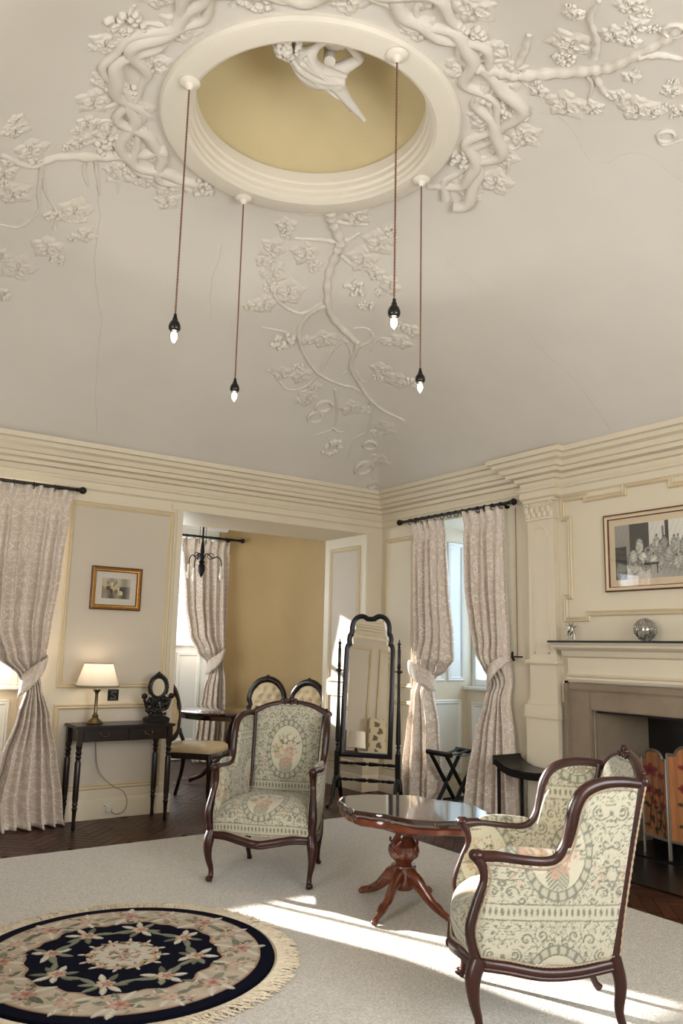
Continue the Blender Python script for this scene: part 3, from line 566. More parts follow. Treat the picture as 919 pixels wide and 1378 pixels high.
# ================================================================ THINGS
# ---------------------------------------------------------------- curtains
def curtain_mesh(ax, n_, p0, knots, tie, side, npl, seed, base=.10, lining=False):
    a, nn, p0 = Vector(ax), Vector(n_), Vector(p0); R_ = np.random.default_rng(seed)
    kz = np.array([k[0] for k in knots])[::-1]; kl = np.array([k[1] for k in knots])[::-1]; kr = np.array([k[2] for k in knots])[::-1]
    zz = np.concatenate([np.linspace(knots[0][0], tie+.16, 46)[:-1], np.linspace(tie+.16, tie-.16, 34)[:-1], np.linspace(tie-.16, .012, 46)])
    def smooth(z, kv):
        i = np.clip(np.searchsorted(kz, z)-1, 0, len(kz)-2); t = (z-kz[i])/(kz[i+1]-kz[i]); t = np.clip(t, 0, 1); t = t*t*(3-2*t)*.6+t*.4
        return kv[i]*(1-t)+kv[i+1]*t
    nu = npl*22+1; u = np.linspace(0, 1, nu); top = knots[0][0]
    ph = np.cumsum(R_.uniform(.55, 1.5, npl+1)); ph = (ph-ph[0])/(ph[-1]-ph[0]); uw = np.interp(u, np.linspace(0, 1, npl+1), ph)
    ja = np.interp(u, np.linspace(0, 1, npl+1), R_.uniform(.35, 1.35, npl+1)); P = np.zeros((nu, len(zz), 3)); UV = np.zeros((nu, len(zz), 2))
    for j, z in enumerate(zz):
        L_, R2 = float(smooth(z, kl)), float(smooth(z, kr)); w = R2-L_
        d = top-z
        # pinch pleats at the heading relax into folds, gather again at the tie, then spread
        gth = math.exp(-((z-tie)/.11)**2)
        amp = (.030*math.exp(-d/.12)+.052*(1-math.exp(-d/.5)))*(1-.45*gth)+.025*max(0, (tie-z))
        kk = 1-math.exp(-d/.35); s0 = np.sin(2*PI*npl*(u*(1-kk)+uw*kk)); fold = np.sign(s0)*np.abs(s0)**.75
        pin = math.exp(-((d-.13)/.05)**2)
        wave = amp*ja*fold+.012*np.sin(2*PI*npl*.43*uw+seed+z*1.3)*(1-gth)+.008*np.sin(2*PI*1.9*npl*uw+2*z)*(1-math.exp(-d/.6))
        wave = wave*(1-.75*pin)+(-.012*pin)
        belly = .05*math.exp(-((z-tie-.14)/.12)**2)*(np.sin(PI*u))+(.035*max(0, 1-z/.9))
        dep = base+wave+belly-.03*gth
        s_ = L_+w*(uw*.55+u*.45)+.010*np.cos(2*PI*npl*u)*(1 if z < top-.15 else .3)*min(1, w*3)
        if z < .06: dep = dep+.05*(1-z/.06)*(.5+.5*np.sin(2*PI*npl*.7*u+1))
        for i in range(nu):
            q = p0+a*s_[i]+nn*dep[i]; P[i, j] = (q.x, q.y, z+.006*math.sin(9*u[i]+seed)*(1 if z > .05 else 0)); UV[i, j] = (u[i]*1.15, z)
    return P, UV
def curtain(name, label, grp, ax, n_, p0, knots, tie, side, npl, seed, hook, base=.10):
    a, nn, q0 = Vector(ax), Vector(n_), Vector(p0)
    foot = q0+a*((knots[-1][1]+knots[-1][2])/2)+nn*base
    t = thing(name, label, 'curtain', (foot.x, foot.y, 0), 0, grp)
    P, UV = curtain_mesh(ax, n_, p0, knots, tie, side, npl, seed, base)
    P -= np.array([foot.x, foot.y, 0])
    o = G().grid(P, UV).build('drape', K['curtain'], t, ang=180, fix=False)
    sm = o.modifiers.new('thick', 'SOLIDIFY'); sm.thickness = .004
    if hook is not None:
        # tieback: a shaped band from the wall hook (outer, higher) round the waist
        L_ = np.interp(tie, [k[0] for k in knots][::-1], [k[1] for k in knots][::-1]); R_ = np.interp(tie, [k[0] for k in knots][::-1], [k[2] for k in knots][::-1])
        outer, inner = (R_, L_) if side > 0 else (L_, R_)
        V = []; n = 26
        for i in range(n+1):
            f = i/n; s_ = hook[0]+(inner+side*.015-hook[0])*min(1, f*1.05)
            d = base+.10*math.sin(PI*min(1, f*1.02)**.7)+(-.05 if f < .001 else 0)-.03*(f > .93)
            zc = hook[1]+(tie-.06-hook[1])*f**.9; hw = .018+.070*math.sin(PI*min(1, f*.55+.04))
            row = []
            for j in range(7): 
                k = j/6-.5; q = q0+a*(s_+side*.10*hw*k*2)+nn*(d+.008*math.cos(PI*k))+Vector((0, 0, zc+hw*2*k)); row.append((q.x-foot.x, q.y-foot.y, q.z))
            V.append(row)
        V = np.array(V); uvv = np.stack(np.meshgrid(np.linspace(0, .5, n+1), np.linspace(0, .17, 7), indexing='ij'), -1)
        o = G().grid(V, uvv).build('tieback', K['curtain'], t, ang=180, fix=False); sm = o.modifiers.new('thick', 'SOLIDIFY'); sm.thickness = .008
    return t
def rod(name, label, ax, n_, p0, s0, s1, z, nring, grp=None, d=.10, rs=(0, 1), both=True):
    a, nn, q0 = Vector(ax), Vector(n_), Vector(p0); c = q0+a*((s0+s1)/2)+nn*d
    t = thing(name, label, 'curtain rod', (c.x, c.y, z), 0, grp); P = lambda s, dd=0, dz=0: tuple(q0+a*s+nn*(d+dd)-Vector((c.x, c.y, 0))+Vector((0, 0, dz)))
    G().tube([P(s0), P(s1)], .0145, 12).build('pole', K['black'], t)
    for s, sg in ((s0, -1), (s1, 1)):
        pr = [(.0, .0), (.017, .006), (.014, .012), (.019, .02), (.012, .028), (.026, .045), (.031, .062), (.024, .08), (.008, .09), (0, .092)]
        pts_ = [P(s+sg*h) for r, h in pr]; G().tube(pts_, [max(r, .001) for r, h in pr], 14, cap=False).build('finial', K['black'], t)
    for s in (s0+.10, s1-.10):
        G().tube([P(s), P(s, -d+.002)], .008, 8).tube([P(s, -d+.012), P(s, -d)], .028, 12).build('bracket', K['black'], t)
    for i in range(nring):
        s = s0+(s1-s0)*(rs[0]+(rs[1]-rs[0])*(i+.5)/nring) if rs is not None else 0
        G().tube([tuple(Vector(P(s+.003*math.sin(i*2)))+nn*.027*math.cos(b)+Vector((0, 0, .027*math.sin(b)-.011))) for b in np.linspace(0, 2*PI, 15)[:-1]], .0042, 6, closed=True, upv=tuple(a)).build('curtain_ring', K['black'], t)
    return t
kn1 = [(2.562, -3.80, -3.205), (2.40, -3.80, -3.235), (1.9, -3.80, -3.27), (1.45, -3.77, -3.31), (1.24, -3.68, -3.33), (1.12, -3.52, -3.345), (1.02, -3.44, -3.33), (.8, -3.50, -3.26), (.5, -3.60, -3.19), (.2, -3.68, -3.13), (0, -3.66, -3.11)]
curtain('curtain', 'cream damask curtain tied back at the far left, beside the back wall panel', None, X, (0, -1, 0), (0, 0, 0), kn1, 1.09, 1, 6, 3, (-3.315, 1.24))
kn0 = [(2.55, -5.45, -4.56), (2.1, -5.45, -4.48), (1.5, -5.45, -4.22), (1.2, -5.45, -4.04), (.5, -5.45, -4.00), (0, -5.45, -4.00)]  # unseen outer curtain, its edge drawn in to narrow the sunlit carpet strip
curtain('curtain', 'unseen cream damask curtain hanging loose on the outer side of the back window, shaped to narrow the sun strip', None, X, (0, -1, 0), (0, 0, 0), kn0, .6, -1, 8, 9, None)
rod('curtain_rod', 'black curtain pole over the back wall window at the far left', X, (0, -1, 0), (0, 0, 0), -5.48, -3.20, 2.575, 14, None, rs=(.03, .96))
kb = [(2.665, -1.12, -.455), (2.5, -1.10, -.46), (1.9, -1.04, -.46), (1.5, -.96, -.455), (1.3, -.84, -.46), (1.18, -.70, -.46), (1.08, -.66, -.455), (.85, -.74, -.43), (.5, -.80, -.42), (0, -.86, -.44)]
curtain('curtain', 'cream damask curtain tied back inside the alcove beside the tan wall', None, X, (0, -1, 0), (0, AY, 0), kb, 1.16, 1, 6, 5, (-.47, 1.34))
curtain('curtain', 'unseen cream damask curtain hanging straight on the left side of the alcove window, added to block sun', None, X, (0, -1, 0), (0, AY, 0), [(2.665, -2.34, -1.62), (1.5, -2.34, -1.60), (.6, -2.34, -1.58), (0, -2.34, -1.58)], .6, -1, 5, 14, None)  # added behind the jamb to keep stray sun off the pilaster base
rod('curtain_rod', 'black curtain pole over the alcove window', X, (0, -1, 0), (0, AY, 0), -2.42, -.34, 2.70, 7, None, rs=(.58, .94))
kw1 = [(2.588, -1.03, -.56), (2.4, -1.04, -.58), (1.9, -1.06, -.60), (1.5, -1.11, -.61), (1.3, -1.12, -.60), (1.2, -1.02, -.585), (1.12, -.86, -.60), (1.0, -.84, -.60), (.7, -.93, -.56), (.3, -.99, -.53), (0, -1.0, -.54)]
kw1 = [(z, b, a) for z, b, a in [(z, -b, -a) for z, a, b in kw1]]
# along -Y (towards the camera) s grows away from the corner
YN = (0, -1, 0)
curtain('curtain', 'cream damask curtain tied back behind the tall cheval mirror, left side of the right window', None, YN, (-1, 0, 0), (0, 0, 0), [(z, a, b) for z, a, b in kw1], 1.14, -1, 5, 21, (.57, 1.25), base=.075)
kw2 = [(2.60, 1.30, 1.80), (2.45, 1.31, 1.80), (1.9, 1.34, 1.81), (1.6, 1.40, 1.82), (1.4, 1.46, 1.83), (1.22, 1.55, 1.84), (1.10, 1.62, 1.84), (.98, 1.60, 1.83), (.7, 1.50, 1.88), (.3, 1.43, 1.94), (0, 1.40, 1.97)]
curtain('curtain', 'cream damask curtain tied back beside the pilaster, right side of the right window', None, YN, (-1, 0, 0), (0, 0, 0), kw2, 1.15, 1, 5, 33, (1.86, 1.32))
rod('curtain_rod', 'black curtain pole over the right window next to the pilaster', YN, (-1, 0, 0), (0, 0, 0), .47, 1.86, 2.61, 14, None, rs=(.04, .97))
t = thing('curtain_hook', 'small black curtain tieback hook on the wall by the pilaster', 'hook', (0, -1.90, 1.33))
G().tube([(0, 0, 0), (-.10, 0, 0)], .006, 8).build('stem', K['iron'], t); G().tube([(-.10, .0, -.03), (-.12, 0, 0), (-.115, 0, .04)], .010, 8).build('hook_end', K['iron'], t)
t = G().tube([(0, 0, 1.33), (0, 0, 2.58)], .003, 6).build('blind_cord', K['cord']); t.location = (-.02, -1.865, 0); tag(t, 'thin dark cord hanging down beside the right window curtain', 'cord')

# ---------------------------------------------------------------- painted patterns (pigment per vertex)
def petals(P, C, cx, cy, R, n, col, col2, ph=0, sq=1.0):
    dx, dy = P[:, 0]-cx, (P[:, 1]-cy)/sq; r = np.hypot(dx, dy); t = np.arctan2(dy, dx)
    m_ = r < R*(.82+.18*np.cos(n*(t-ph))); sh = np.clip(r/R, 0, 1)[:, None]; line = (np.abs(np.sin(n*(t-ph)/2)) < .18) & (r > .25*R)
    cc = np.array(col2)*(1-sh)+np.array(col)*sh; cc = np.where(line[:, None], cc*.72, cc); C[m_] = cc[m_]
    C[r < R*.2] = np.array(col2)*.8
def leafp(P, C, cx, cy, L, w, ang, col):
    c, s = math.cos(ang), math.sin(ang); x = (P[:, 0]-cx)*c+(P[:, 1]-cy)*s; y = -(P[:, 0]-cx)*s+(P[:, 1]-cy)*c; f = np.clip(x/L, 0, 1)
    m_ = (x > 0) & (x < L) & (np.abs(y) < w*np.sin(PI*f)**.8); C[m_] = np.array(col); C[m_ & (np.abs(y) < w*.12)] = np.array(col)*1.35
def lin(*c): return np.array(rgb(*c)[:3])
def tapestry(P, seed=1, top=None, med=(0, .25)):
    """P in metres on the cloth; mirrored scrolls, colonnade, medallion with a flower bunch; repeats .40 x .50"""
    rx, ry = .42, .52; P = np.array(P, float); U = np.abs(((P[:, 0]/rx+.5) % 1)-.5)*rx; Vv = P[:, 1] % ry; n = len(P)
    cream, grey, pale = lin(202, 195, 172), lin(130, 130, 114), lin(212, 205, 180); C = np.tile(cream, (n, 1)); deep = lin(124, 124, 110)
    def ring(cx, cy, r, w, col=grey, sq=1.0):
        dx, dy = U-cx, Vv-cy; tt = (np.arctan2(dy, dx)/(2*PI)+cx*37) % 1; dd = np.hypot(dx, dy); m_ = (np.abs(dd-r*(.32+.68*tt)) < w*1.25) | (dd < r*.16); C[m_] = col
    f1 = np.sin(U*118+1.9*np.sin(Vv*98))+.85*np.sin(Vv*124+1.6*np.sin(U*108)); C[np.abs(f1) < .20] = grey*1.08; C[f1 > 1.42] = grey; C[f1 > 1.66] = cream
    f2 = np.sin(U*150-1.4*np.sin(Vv*110))*np.sin(Vv*140); C[(f2 > .78) & (np.abs(f1) > .35)] = deep
    for cx, cy, r in ((.165, .43, .034), (.165, .43, .017), (.12, .485, .024), (.175, .13, .028), (.180, .13, .012), (.06, .50, .020), (.03, .465, .014), (.190, .24, .018), (.190, .31, .018), (.135, .105, .015)):
        m_ = np.hypot(U-cx, Vv-cy) < r+.003; C[m_] = cream; ring(cx, cy, r, .0026)
    m_ = (Vv > .036) & (Vv < .086); C[m_] = cream; m2 = (Vv > .048) & (Vv < .078) & (np.abs(((U/.022) % 1)-.5) < .24*np.sin((Vv-.048)/.03*PI)**.6); C[m2] = grey; C[np.abs(Vv-.033) < .0022] = grey; C[np.abs(Vv-.090) < .0022] = grey
    e = np.hypot(U/.118, (Vv-.285)/.158); band = (e > .93) & (e < 1.13); C[e < 1.16] = cream; C[band] = cream*.90; t = np.arctan2((Vv-.285)/.158, U/.118)
    C[band & (np.abs(((t*11/PI) % 1)-.5) < .16)] = grey*1.15; C[(np.abs(e-1.14) < .020) | (np.abs(e-.93) < .018)] = grey; C[e < .91] = pale
    # lattice vase
    vz = (e < .9) & (Vv < .235) & (U < .045*(.5+.5*np.sin((Vv-.13)*27))) & (Vv > .145); C[vz] = grey*1.2; C[vz & (np.abs(((U*60+Vv*60) % 1)-.5) < .2)] = cream
    Q = np.c_[((P[:, 0]/rx+.5) % 1-.5)*rx, Vv]; rr = np.random.default_rng(seed)
    pinks = [lin(204, 170, 144), lin(212, 194, 164), lin(192, 158, 134), lin(222, 216, 196), lin(206, 192, 158)]
    for i in range(26):
        a = rr.uniform(-.2, PI+.2); L = rr.uniform(.05, .095); leafp(Q, C, .02*math.cos(a), .275+.03*math.sin(a), L, .007, a, lin(112, 116, 98) if i % 2 else lin(140, 142, 118))
    for i in range(18):
        a = i*2.399; r = .017*math.sqrt(i)*1.15; petals(Q, C, r*math.cos(a), .285+r*1.15*math.sin(a), rr.uniform(.018, .027), 5+i % 3, pinks[i % 5], pinks[(i+2) % 5]*1.05, rr.uniform(0, 6))
    # lower half-medallion flowers between repeats
    for s_ in (-1, 1):
        for i in range(4): petals(Q, C, s_*(.15+.018*(i % 2)), .165+.028*i, .012, 5, pinks[i % 5], pinks[(i+1) % 5], i)
    C *= .80*(1+rr.normal(0, .035, n))[:, None]; return np.clip(C, .01, 1)

# ---------------------------------------------------------------- armchairs (bergere)
def armchair_mesh():
    D = {}
    def strip(poly, n=10): return cat(np.array(poly, float), n)
    rim = strip([(.300, -.265, .645), (.308, -.19, .648), (.310, -.09, .640), (.305, -.01, .638), (.300, .035, .655), (.302, .068, .70), (.306, .086, .77), (.306, .105, .84), (.302, .140, .895), (.292, .205, .925), (.278, .29, .932), (.262, .365, .925)])
    post = strip([(.306, -.262, .25), (.318, -.292, .33), (.322, -.300, .40), (.312, -.272, .49), (.303, -.245, .56), (.303, -.250, .61), (.305, -.272, .645)])
    stile = strip([(.245, .245, .25), (.250, .285, .50), (.256, .33, .74), (.262, .372, .935)])
    D['rim'], D['post'], D['stile'] = rim, post, stile
    return D
AD = armchair_mesh()
def strip(poly, n=10): return cat(np.array(poly, float), n)
def make_armchair(label):
    t = thing('armchair', label, 'armchair'); rim, post, stile = AD['rim'], AD['post'], AD['stile']; wd = K['wood']
    fx = lambda A, s: np.asarray(A)*np.array([s, 1, 1])
    for s in (-1, 1):
        # side upholstery, inside and outside, following the rim
        na, nv = 140, 140; PO = np.zeros((na, nv, 3)); PI_ = np.zeros((na, nv, 3)); dist = np.r_[0, np.cumsum(np.linalg.norm(np.diff(rim, axis=0), axis=1))]; dist /= dist[-1]
        for i, a in enumerate(np.linspace(0, 1, na)):
            rp = np.array([np.interp(a, dist, rim[:, k]) for k in range(3)]); 
            yb = -.262+.507*a**.9; xb = .306-.06*a
            for j, v in enumerate(np.linspace(0, 1, nv)):
                z = .27+(rp[2]-.27)*v; y = yb+(rp[1]-yb)*v**(1.0+.8*(1-a)*a*2); x = xb+(rp[0]-xb)*v
                if a < .3: y += (np.interp(z, post[:, 2], post[:, 1])+.262)*(1-a/.3)*(1 if v < .96 else .2)
                pad = .016*min(1, math.sin(PI*min(max(a, .0), 1))*3)*min(1, math.sin(PI*v)*3.0)
                PO[i, j] = (s*(x+.010+pad*.6), y, z); PI_[i, j] = (s*(x-.012-pad*1.4), y, z)
        co = tapestry(np.c_[PO[..., 1].ravel()-.03, PO[..., 2].ravel()-.27+.395], 5).reshape(na, nv, 3)
        ci = tapestry(np.c_[PI_[..., 1].ravel()+.18, PI_[..., 2].ravel()-.27+.05], 6).reshape(na, nv, 3)
        G().grid(PO, c=co).build('outer_side_cover', K['tap'], t, ang=180, fix=False)
        G().grid(PI_, c=ci).build('inner_side_cover', K['tap'], t, ang=180, fix=False)
        # wooden rim, front post, back stile
        w = ramp(len(rim), .020, .019, .018, .020, .022, .024, .022, .020, .018)
        G().tube(fx(rim, s), w, 10, sx=1.15, upv=(1, 0, 0)).build('arm_rail', wd, t, ang=60)
        ap = [(.302, -.20, .668), (.306, -.12, .672), (.305, -.03, .668), (.300, .03, .672)]
        P_ = strip_pad(ap, s); P_.build('arm_pad', K['tap'], t, ang=180)
        g = G().tube(fx(post, s), ramp(len(post), .026, .021, .022, .019, .018, .022, .026), 10, sx=.9, upv=(1, 0, 0))
        g.ball((s*.306, -.270, .652), .027, 12, (1, 1.15, .8)); g.tube([(s*(.306+.0), -.282+.016*math.cos(q), .652+.016*math.sin(q)) for q in np.linspace(0, 5, 14)], .006, 6)
        g.build('arm_post', wd, t, ang=60)
        G().tube(fx(stile, s), ramp(len(stile), .022, .018, .018, .020), 8).build('back_stile', wd, t, ang=60)
        ws = cat(np.array([(s*.222, .215, .47), (s*.226, .262, .62), (s*.232, .305, .80), (s*.238, .335, .93)]), 6); G().tube(ws, .010, 8).build('wing_moulding', wd, t, ang=60)
        # legs
        fl_ = strip([(.305, -.268, .285), (.318, -.290, .22), (.316, -.286, .14), (.302, -.268, .07), (.300, -.272, .03), (.306, -.286, .008)], 6)
        o = G().tube(fx(fl_, s), ramp(len(fl_), .034, .031, .021, .015, .016, .021), 12, upv=(1, 0, 0)).ball((s*.306, -.284, .018), .022, 10, (1, 1.2, .8)).build('leg', wd, t, ang=60)
        bl = strip([(.245, .245, .30), (.243, .268, .20), (.236, .262, .10), (.232, .285, .03), (.234, .305, .004)], 6)
        G().tube(fx(bl, s), ramp(len(bl), .027, .024, .017, .014, .018), 10, upv=(1, 0, 0)).build('leg', wd, t, ang=60)
        # side seat rail, dipping in the middle
        sr = strip([(.306, -.262, .272), (.300, -.17, .262), (.285, -.03, .240), (.270, .10, .246), (.245, .245, .272)])
        G().tube(fx(sr, s), .021, 10, sx=1.0, upv=(0, 0, 1)).tube(fx(sr+np.array([.010, 0, -.018]), s), .010, 8, upv=(0, 0, 1)).build('side_rail', wd, t, ang=60)
        # braid
        for off in (.020, -.026):
            q = rim[4:-4].copy(); T = np.gradient(q, axis=0); N_ = np.c_[np.zeros(len(q)), T[:, 2], -T[:, 1]]; N_ /= np.linalg.norm(N_, axis=1)[:, None]; q = q+N_*.024; q[:, 0] += off*.75
            L = cat(q, 3); k = np.arange(len(L)); G().tube(fx(L, s), .0042*(1+.35*np.sin(k*1.9)), 6, upv=(1, 0, 0)).build('braid_trim', K['braid'], t, ang=180)
        q = sr.copy()+np.array([.016, 0, .026]); L = cat(q, 3); k = np.arange(len(L)); G().tube(fx(L, s), .0042*(1+.35*np.sin(k*1.9)), 6).build('braid_trim', K['braid'], t, ang=180)
        q = stile.copy()+np.array([.014, .012, 0]); q = q[2:]; L = cat(q, 3); k = np.arange(len(L)); G().tube(fx(L, s), .0042*(1+.35*np.sin(k*1.9)), 6, upv=(1, 0, 0)).build('braid_trim', K['braid'], t, ang=180)
        q = post[6:-6].copy()+np.array([.014, .024, 0]); L = cat(q, 3); k = np.arange(len(L)); G().tube(fx(L, s), .0042*(1+.35*np.sin(k*1.9)), 6, upv=(1, 0, 0)).build('braid_trim', K['braid'], t, ang=180)
    # front rail, serpentine with carved centre
    fr = strip([(-.306, -.272, .268), (-.20, -.318, .272), (-.09, -.335, .252), (0, -.342, .240), (.09, -.335, .252), (.20, -.318, .272), (.306, -.272, .268)])
    g = G().tube(fr, .022, 10, upv=(0, 0, 1)).tube(fr+np.array([0, -.008, -.016]), .010, 8, upv=(0, 0, 1))
    for x_, r_ in ((0, .022), (-.03, .016), (.03, .016), (-.06, .012), (.06, .012), (-.085, .009), (.085, .009)): g.ball((x_, -.358+abs(x_)*.15, .236+abs(x_)*.15), r_, 10, (1, .6, .8))
    g.build('front_rail', wd, t, ang=60)
    G().tube([(-.245, .245, .27), (.245, .245, .27)], .020, 8).build('back_rail', wd, t, ang=60)
    L = cat(fr+np.array([0, -.004, .026]), 3); k = np.arange(len(L)); G().tube(L, .0055*(1+.35*np.sin(k*1.9)), 6).build('braid_trim', K['braid'], t, ang=180)
    # crest rail with carving
    cr = strip([(-.262, .372, .93), (-.225, .376, .955), (-.15, .388, .985), (-.07, .396, 1.0), (0, .398, 1.004), (.07, .396, 1.0), (.15, .388, .985), (.225, .376, .955), (.262, .372, .93)])
    g = G().tube(cr, .020, 10, upv=(0, 1, 0)).tube(cr+np.array([0, -.012, -.010]), .009, 8, upv=(0, 1, 0))
    for x_, dz, r_ in ((0, .022, .024), (-.028, .016, .018), (.028, .016, .018), (-.055, .008, .014), (.055, .008, .014), (0, .0, .020), (-.262, .006, .026), (.262, .006, .026), (-.245, .02, .014), (.245, .02, .014)):
        zc = np.interp(x_, cr[:, 0], cr[:, 2]); g.ball((x_, .382, zc+dz), r_, 10, (1, .8, .9))
    for s in (-1, 1): g.tube([(s*(.02+.045*u_), .374, 1.012-.012*u_+.012*math.sin(u_*9)) for u_ in np.linspace(0, 1, 12)], .006, 6)
    g.build('crest_rail', wd, t, ang=60)
    # inside and outside back
    nu, nv = 150, 170
    for nm, sg in (('inner_back_cover', -1), ('outer_back_cover', 1)):
        A = np.zeros((nu, nv, 3))
        for i, u_ in enumerate(np.linspace(-1, 1, nu)):
            for j, v in enumerate(np.linspace(0, 1, nv)):
                zb = .40 if sg < 0 else .27; hw0 = np.interp(zb+(.93-zb)*v, stile[:, 2], stile[:, 0]); x = u_*(hw0-.006); zt = np.interp(x, cr[:, 0], cr[:, 2])-.006
                z = zb+(zt-zb)*v; yy = np.interp(min(z, .93), stile[:, 2], stile[:, 1])+max(0, z-.93)*.22; pad = (1-u_**6)*(1-(2*v-1)**8)
                A[i, j] = (x, yy+sg*(.008+(.030 if sg < 0 else .010)*pad), z)
        c = tapestry(np.c_[A[..., 0].ravel(), (A[..., 2].ravel()-.40)*.97-.015], 2).reshape(nu, nv, 3)
        G().grid(A, c=c).build(nm, K['tap'], t, ang=180, fix=False)
    # seat
    nu, nv = 170, 160; A = np.zeros((nu, nv, 3)); prof = cat(np.array([(.275, .40), (.20, .445), (.05, .468), (-.12, .470), (-.24, .450), (-.305, .405), (-.325, .345), (-.318, .285)]), 8); dl = np.r_[0, np.cumsum(np.linalg.norm(np.diff(prof, axis=0), axis=1))]
    UVc = np.zeros((nu, nv, 2))
    for j, d in enumerate(np.linspace(0, dl[-1], nv)):
        y, z = np.interp(d, dl, prof[:, 0]), np.interp(d, dl, prof[:, 1]); hw = np.interp(y, [-.33, -.2, .28], [.290, .292, .235])
        for i, u_ in enumerate(np.linspace(-1, 1, nu)):
            e = abs(u_)**5; ser = -.022*(math.cos(PI*u_)+1)/2*(max(0, -y-.12)/.2) + .012*max(0, (-y-.12)/.2)*(abs(u_) > .0)*math.sin(PI*abs(u_))*0
            A[i, j] = (u_*hw, y+ser+(.03*e*(1 if y < -.25 else 0)), z-.05*e*(1 if z > .38 else .3)); UVc[i, j] = (u_*hw, -d)
    c = tapestry(np.c_[UVc[..., 0].ravel(), UVc[..., 1].ravel()+.40+.36], 4).reshape(nu, nv, 3)
    G().grid(A, c=c).build('seat', K['tap'], t, ang=180, fix=False)
    return t
def strip_pad(ap, s):
    P = cat(np.array(ap, float), 8); k = len(P); f = np.sin(np.linspace(0, PI, k))**.4; V = P*np.array([s, 1, 1]); g = G(); g.tube(V, .017*f+.001, 12, sx=.8, upv=(0, 0, 1))
    v = g.v[0]; g.c[0] = tapestry(np.c_[v[:, 0]+.1, v[:, 1]+.3], 8); return g
ch1 = make_armchair('tapestry wing armchair standing in front of the dining table, facing the camera')
ch1.location = (-2.415, -2.07, .016); ch1.rotation_euler = (0, 0, math.radians(-45.5)); ch1['group'] = 'tapestry armchairs'; ch1.scale = (.975,)*3
ch2 = copy_tree(ch1); ch2.location = (-2.485, -4.215, .016); ch2.rotation_euler = (0, 0, math.radians(-128.5)); ch2.scale = (.945,)*3
ch2['label'] = 'tapestry wing armchair nearest the camera at lower right, seen from its side'

# ---------------------------------------------------------------- pedestal coffee table
def scallop(n=160):
    out = []
    for i in range(n):
        t_ = 2*PI*i/n; a = .428; b = .300; r = 1/((abs(math.cos(t_))/a)**2.3+(abs(math.sin(t_))/b)**2.3)**(1/2.3)
        r *= 1+.045*math.cos(6*t_)+.012*math.cos(18*t_)+.02*math.cos(2*t_); out.append((r*math.cos(t_), r*math.sin(t_)))
    return np.array(out)
t = thing('coffee_table', 'oval scalloped mahogany pedestal table between the two armchairs', 'table', (-2.15, -3.00, .014)); TB = t
sc_ = scallop(); rot = math.radians(-71); R2 = np.array([[math.cos(rot), -math.sin(rot)], [math.sin(rot), math.cos(rot)]]); sc_ = sc_ @ R2.T+np.array([.018, -.052]); n = len(sc_)
g = G(); rows = [(.93, .478), (.975, .482), (.985, .492), (1.0, .498), (1.0, .510), (.985, .518), (.955, .519)]
A = np.array([[(*(sc_[i]*f+0*sc_[i]), z) for f, z in rows] for i in range(n)]); g.grid(A, wrap=True); g.add([(*p, .519) for p in sc_*.955], [tuple(range(n))]); g.add([(*p, .478) for p in sc_*.93], [tuple(range(n))[::-1]])
g.build('tabletop', K['tabletop'], t, ang=30)
A = np.array([[(*(sc_[i]*f), z) for f, z in ((.93, .485), (.962, .470), (.955, .450), (.90, .440))] for i in range(n)]); G().grid(A, wrap=True).build('apron', K['wood2'], t, ang=40)
prof = [(.075, .44), (.062, .42), (.050, .41), (.052, .402), (.058, .392), (.045, .385), (.044, .37), (.058, .345), (.075, .315), (.080, .285), (.068, .255), (.045, .235), (.042, .225), (.066, .22), (.068, .21), (.058, .205), (.056, .19), (.056, .13), (.052, .10), (.045, .095), (0, .09)]
G().lathe(prof[:9], 40).lathe(prof[8:11], 48, flute=(.06, 8), cap=False).lathe(prof[10:], 40).build('pedestal', K['wood2'], t, ang=45)
for k in range(8):
    a = 2*PI*k/8
for k in range(4):
    G2 = G()
    a = PI/2*k+.4; c_ = (.074*math.cos(a), .074*math.sin(a), .30)
    P = [((.072+.01*math.sin(u*PI))*math.cos(a+.28*math.cos(u*2*PI)), (.072+.01*math.sin(u*PI))*math.sin(a+.28*math.cos(u*2*PI)), .265+.085*u) for u in np.linspace(0, 1, 12)]; G2.tube(P, .007, 6); G2.build('carving', K['wood2'], t, ang=60)
for ang in (205, 278, 96, 24):
    a = math.radians(ang); ca, sa = math.cos(a), math.sin(a); R = lambda r, z: (r*ca, r*sa, z)
    lp = cat(np.array([R(.045, .165), R(.095, .150), R(.14, .115), R(.19, .075), R(.24, .048), R(.29, .030), R(.325, .018)]), 6)
    g = G().tube(lp, ramp(len(lp), .050, .042, .034, .027, .022, .018, .018), 10, sx=.6, upv=(0, 0, 1))
    for r_, z_, q in ((.10, .175, .016), (.125, .148, .012), (.165, .118, .014), (.19, .100, .010), (.245, .064, .012), (.327, .020, .020)): g.ball(R(r_, z_-.006), q, 8, (1, 1, .8))
    for s in (-1, 1):
        g.tube([(r_*ca-s*(.018)*sa, r_*sa+s*.018*ca, np.interp(r_, [.05, .14, .24, .3], [.16, .115, .05, .03])+.010*math.sin(r_*60)) for r_ in np.linspace(.06, .26, 18)], .006, 6)
    g.build('leg', K['wood2'], t, ang=60)

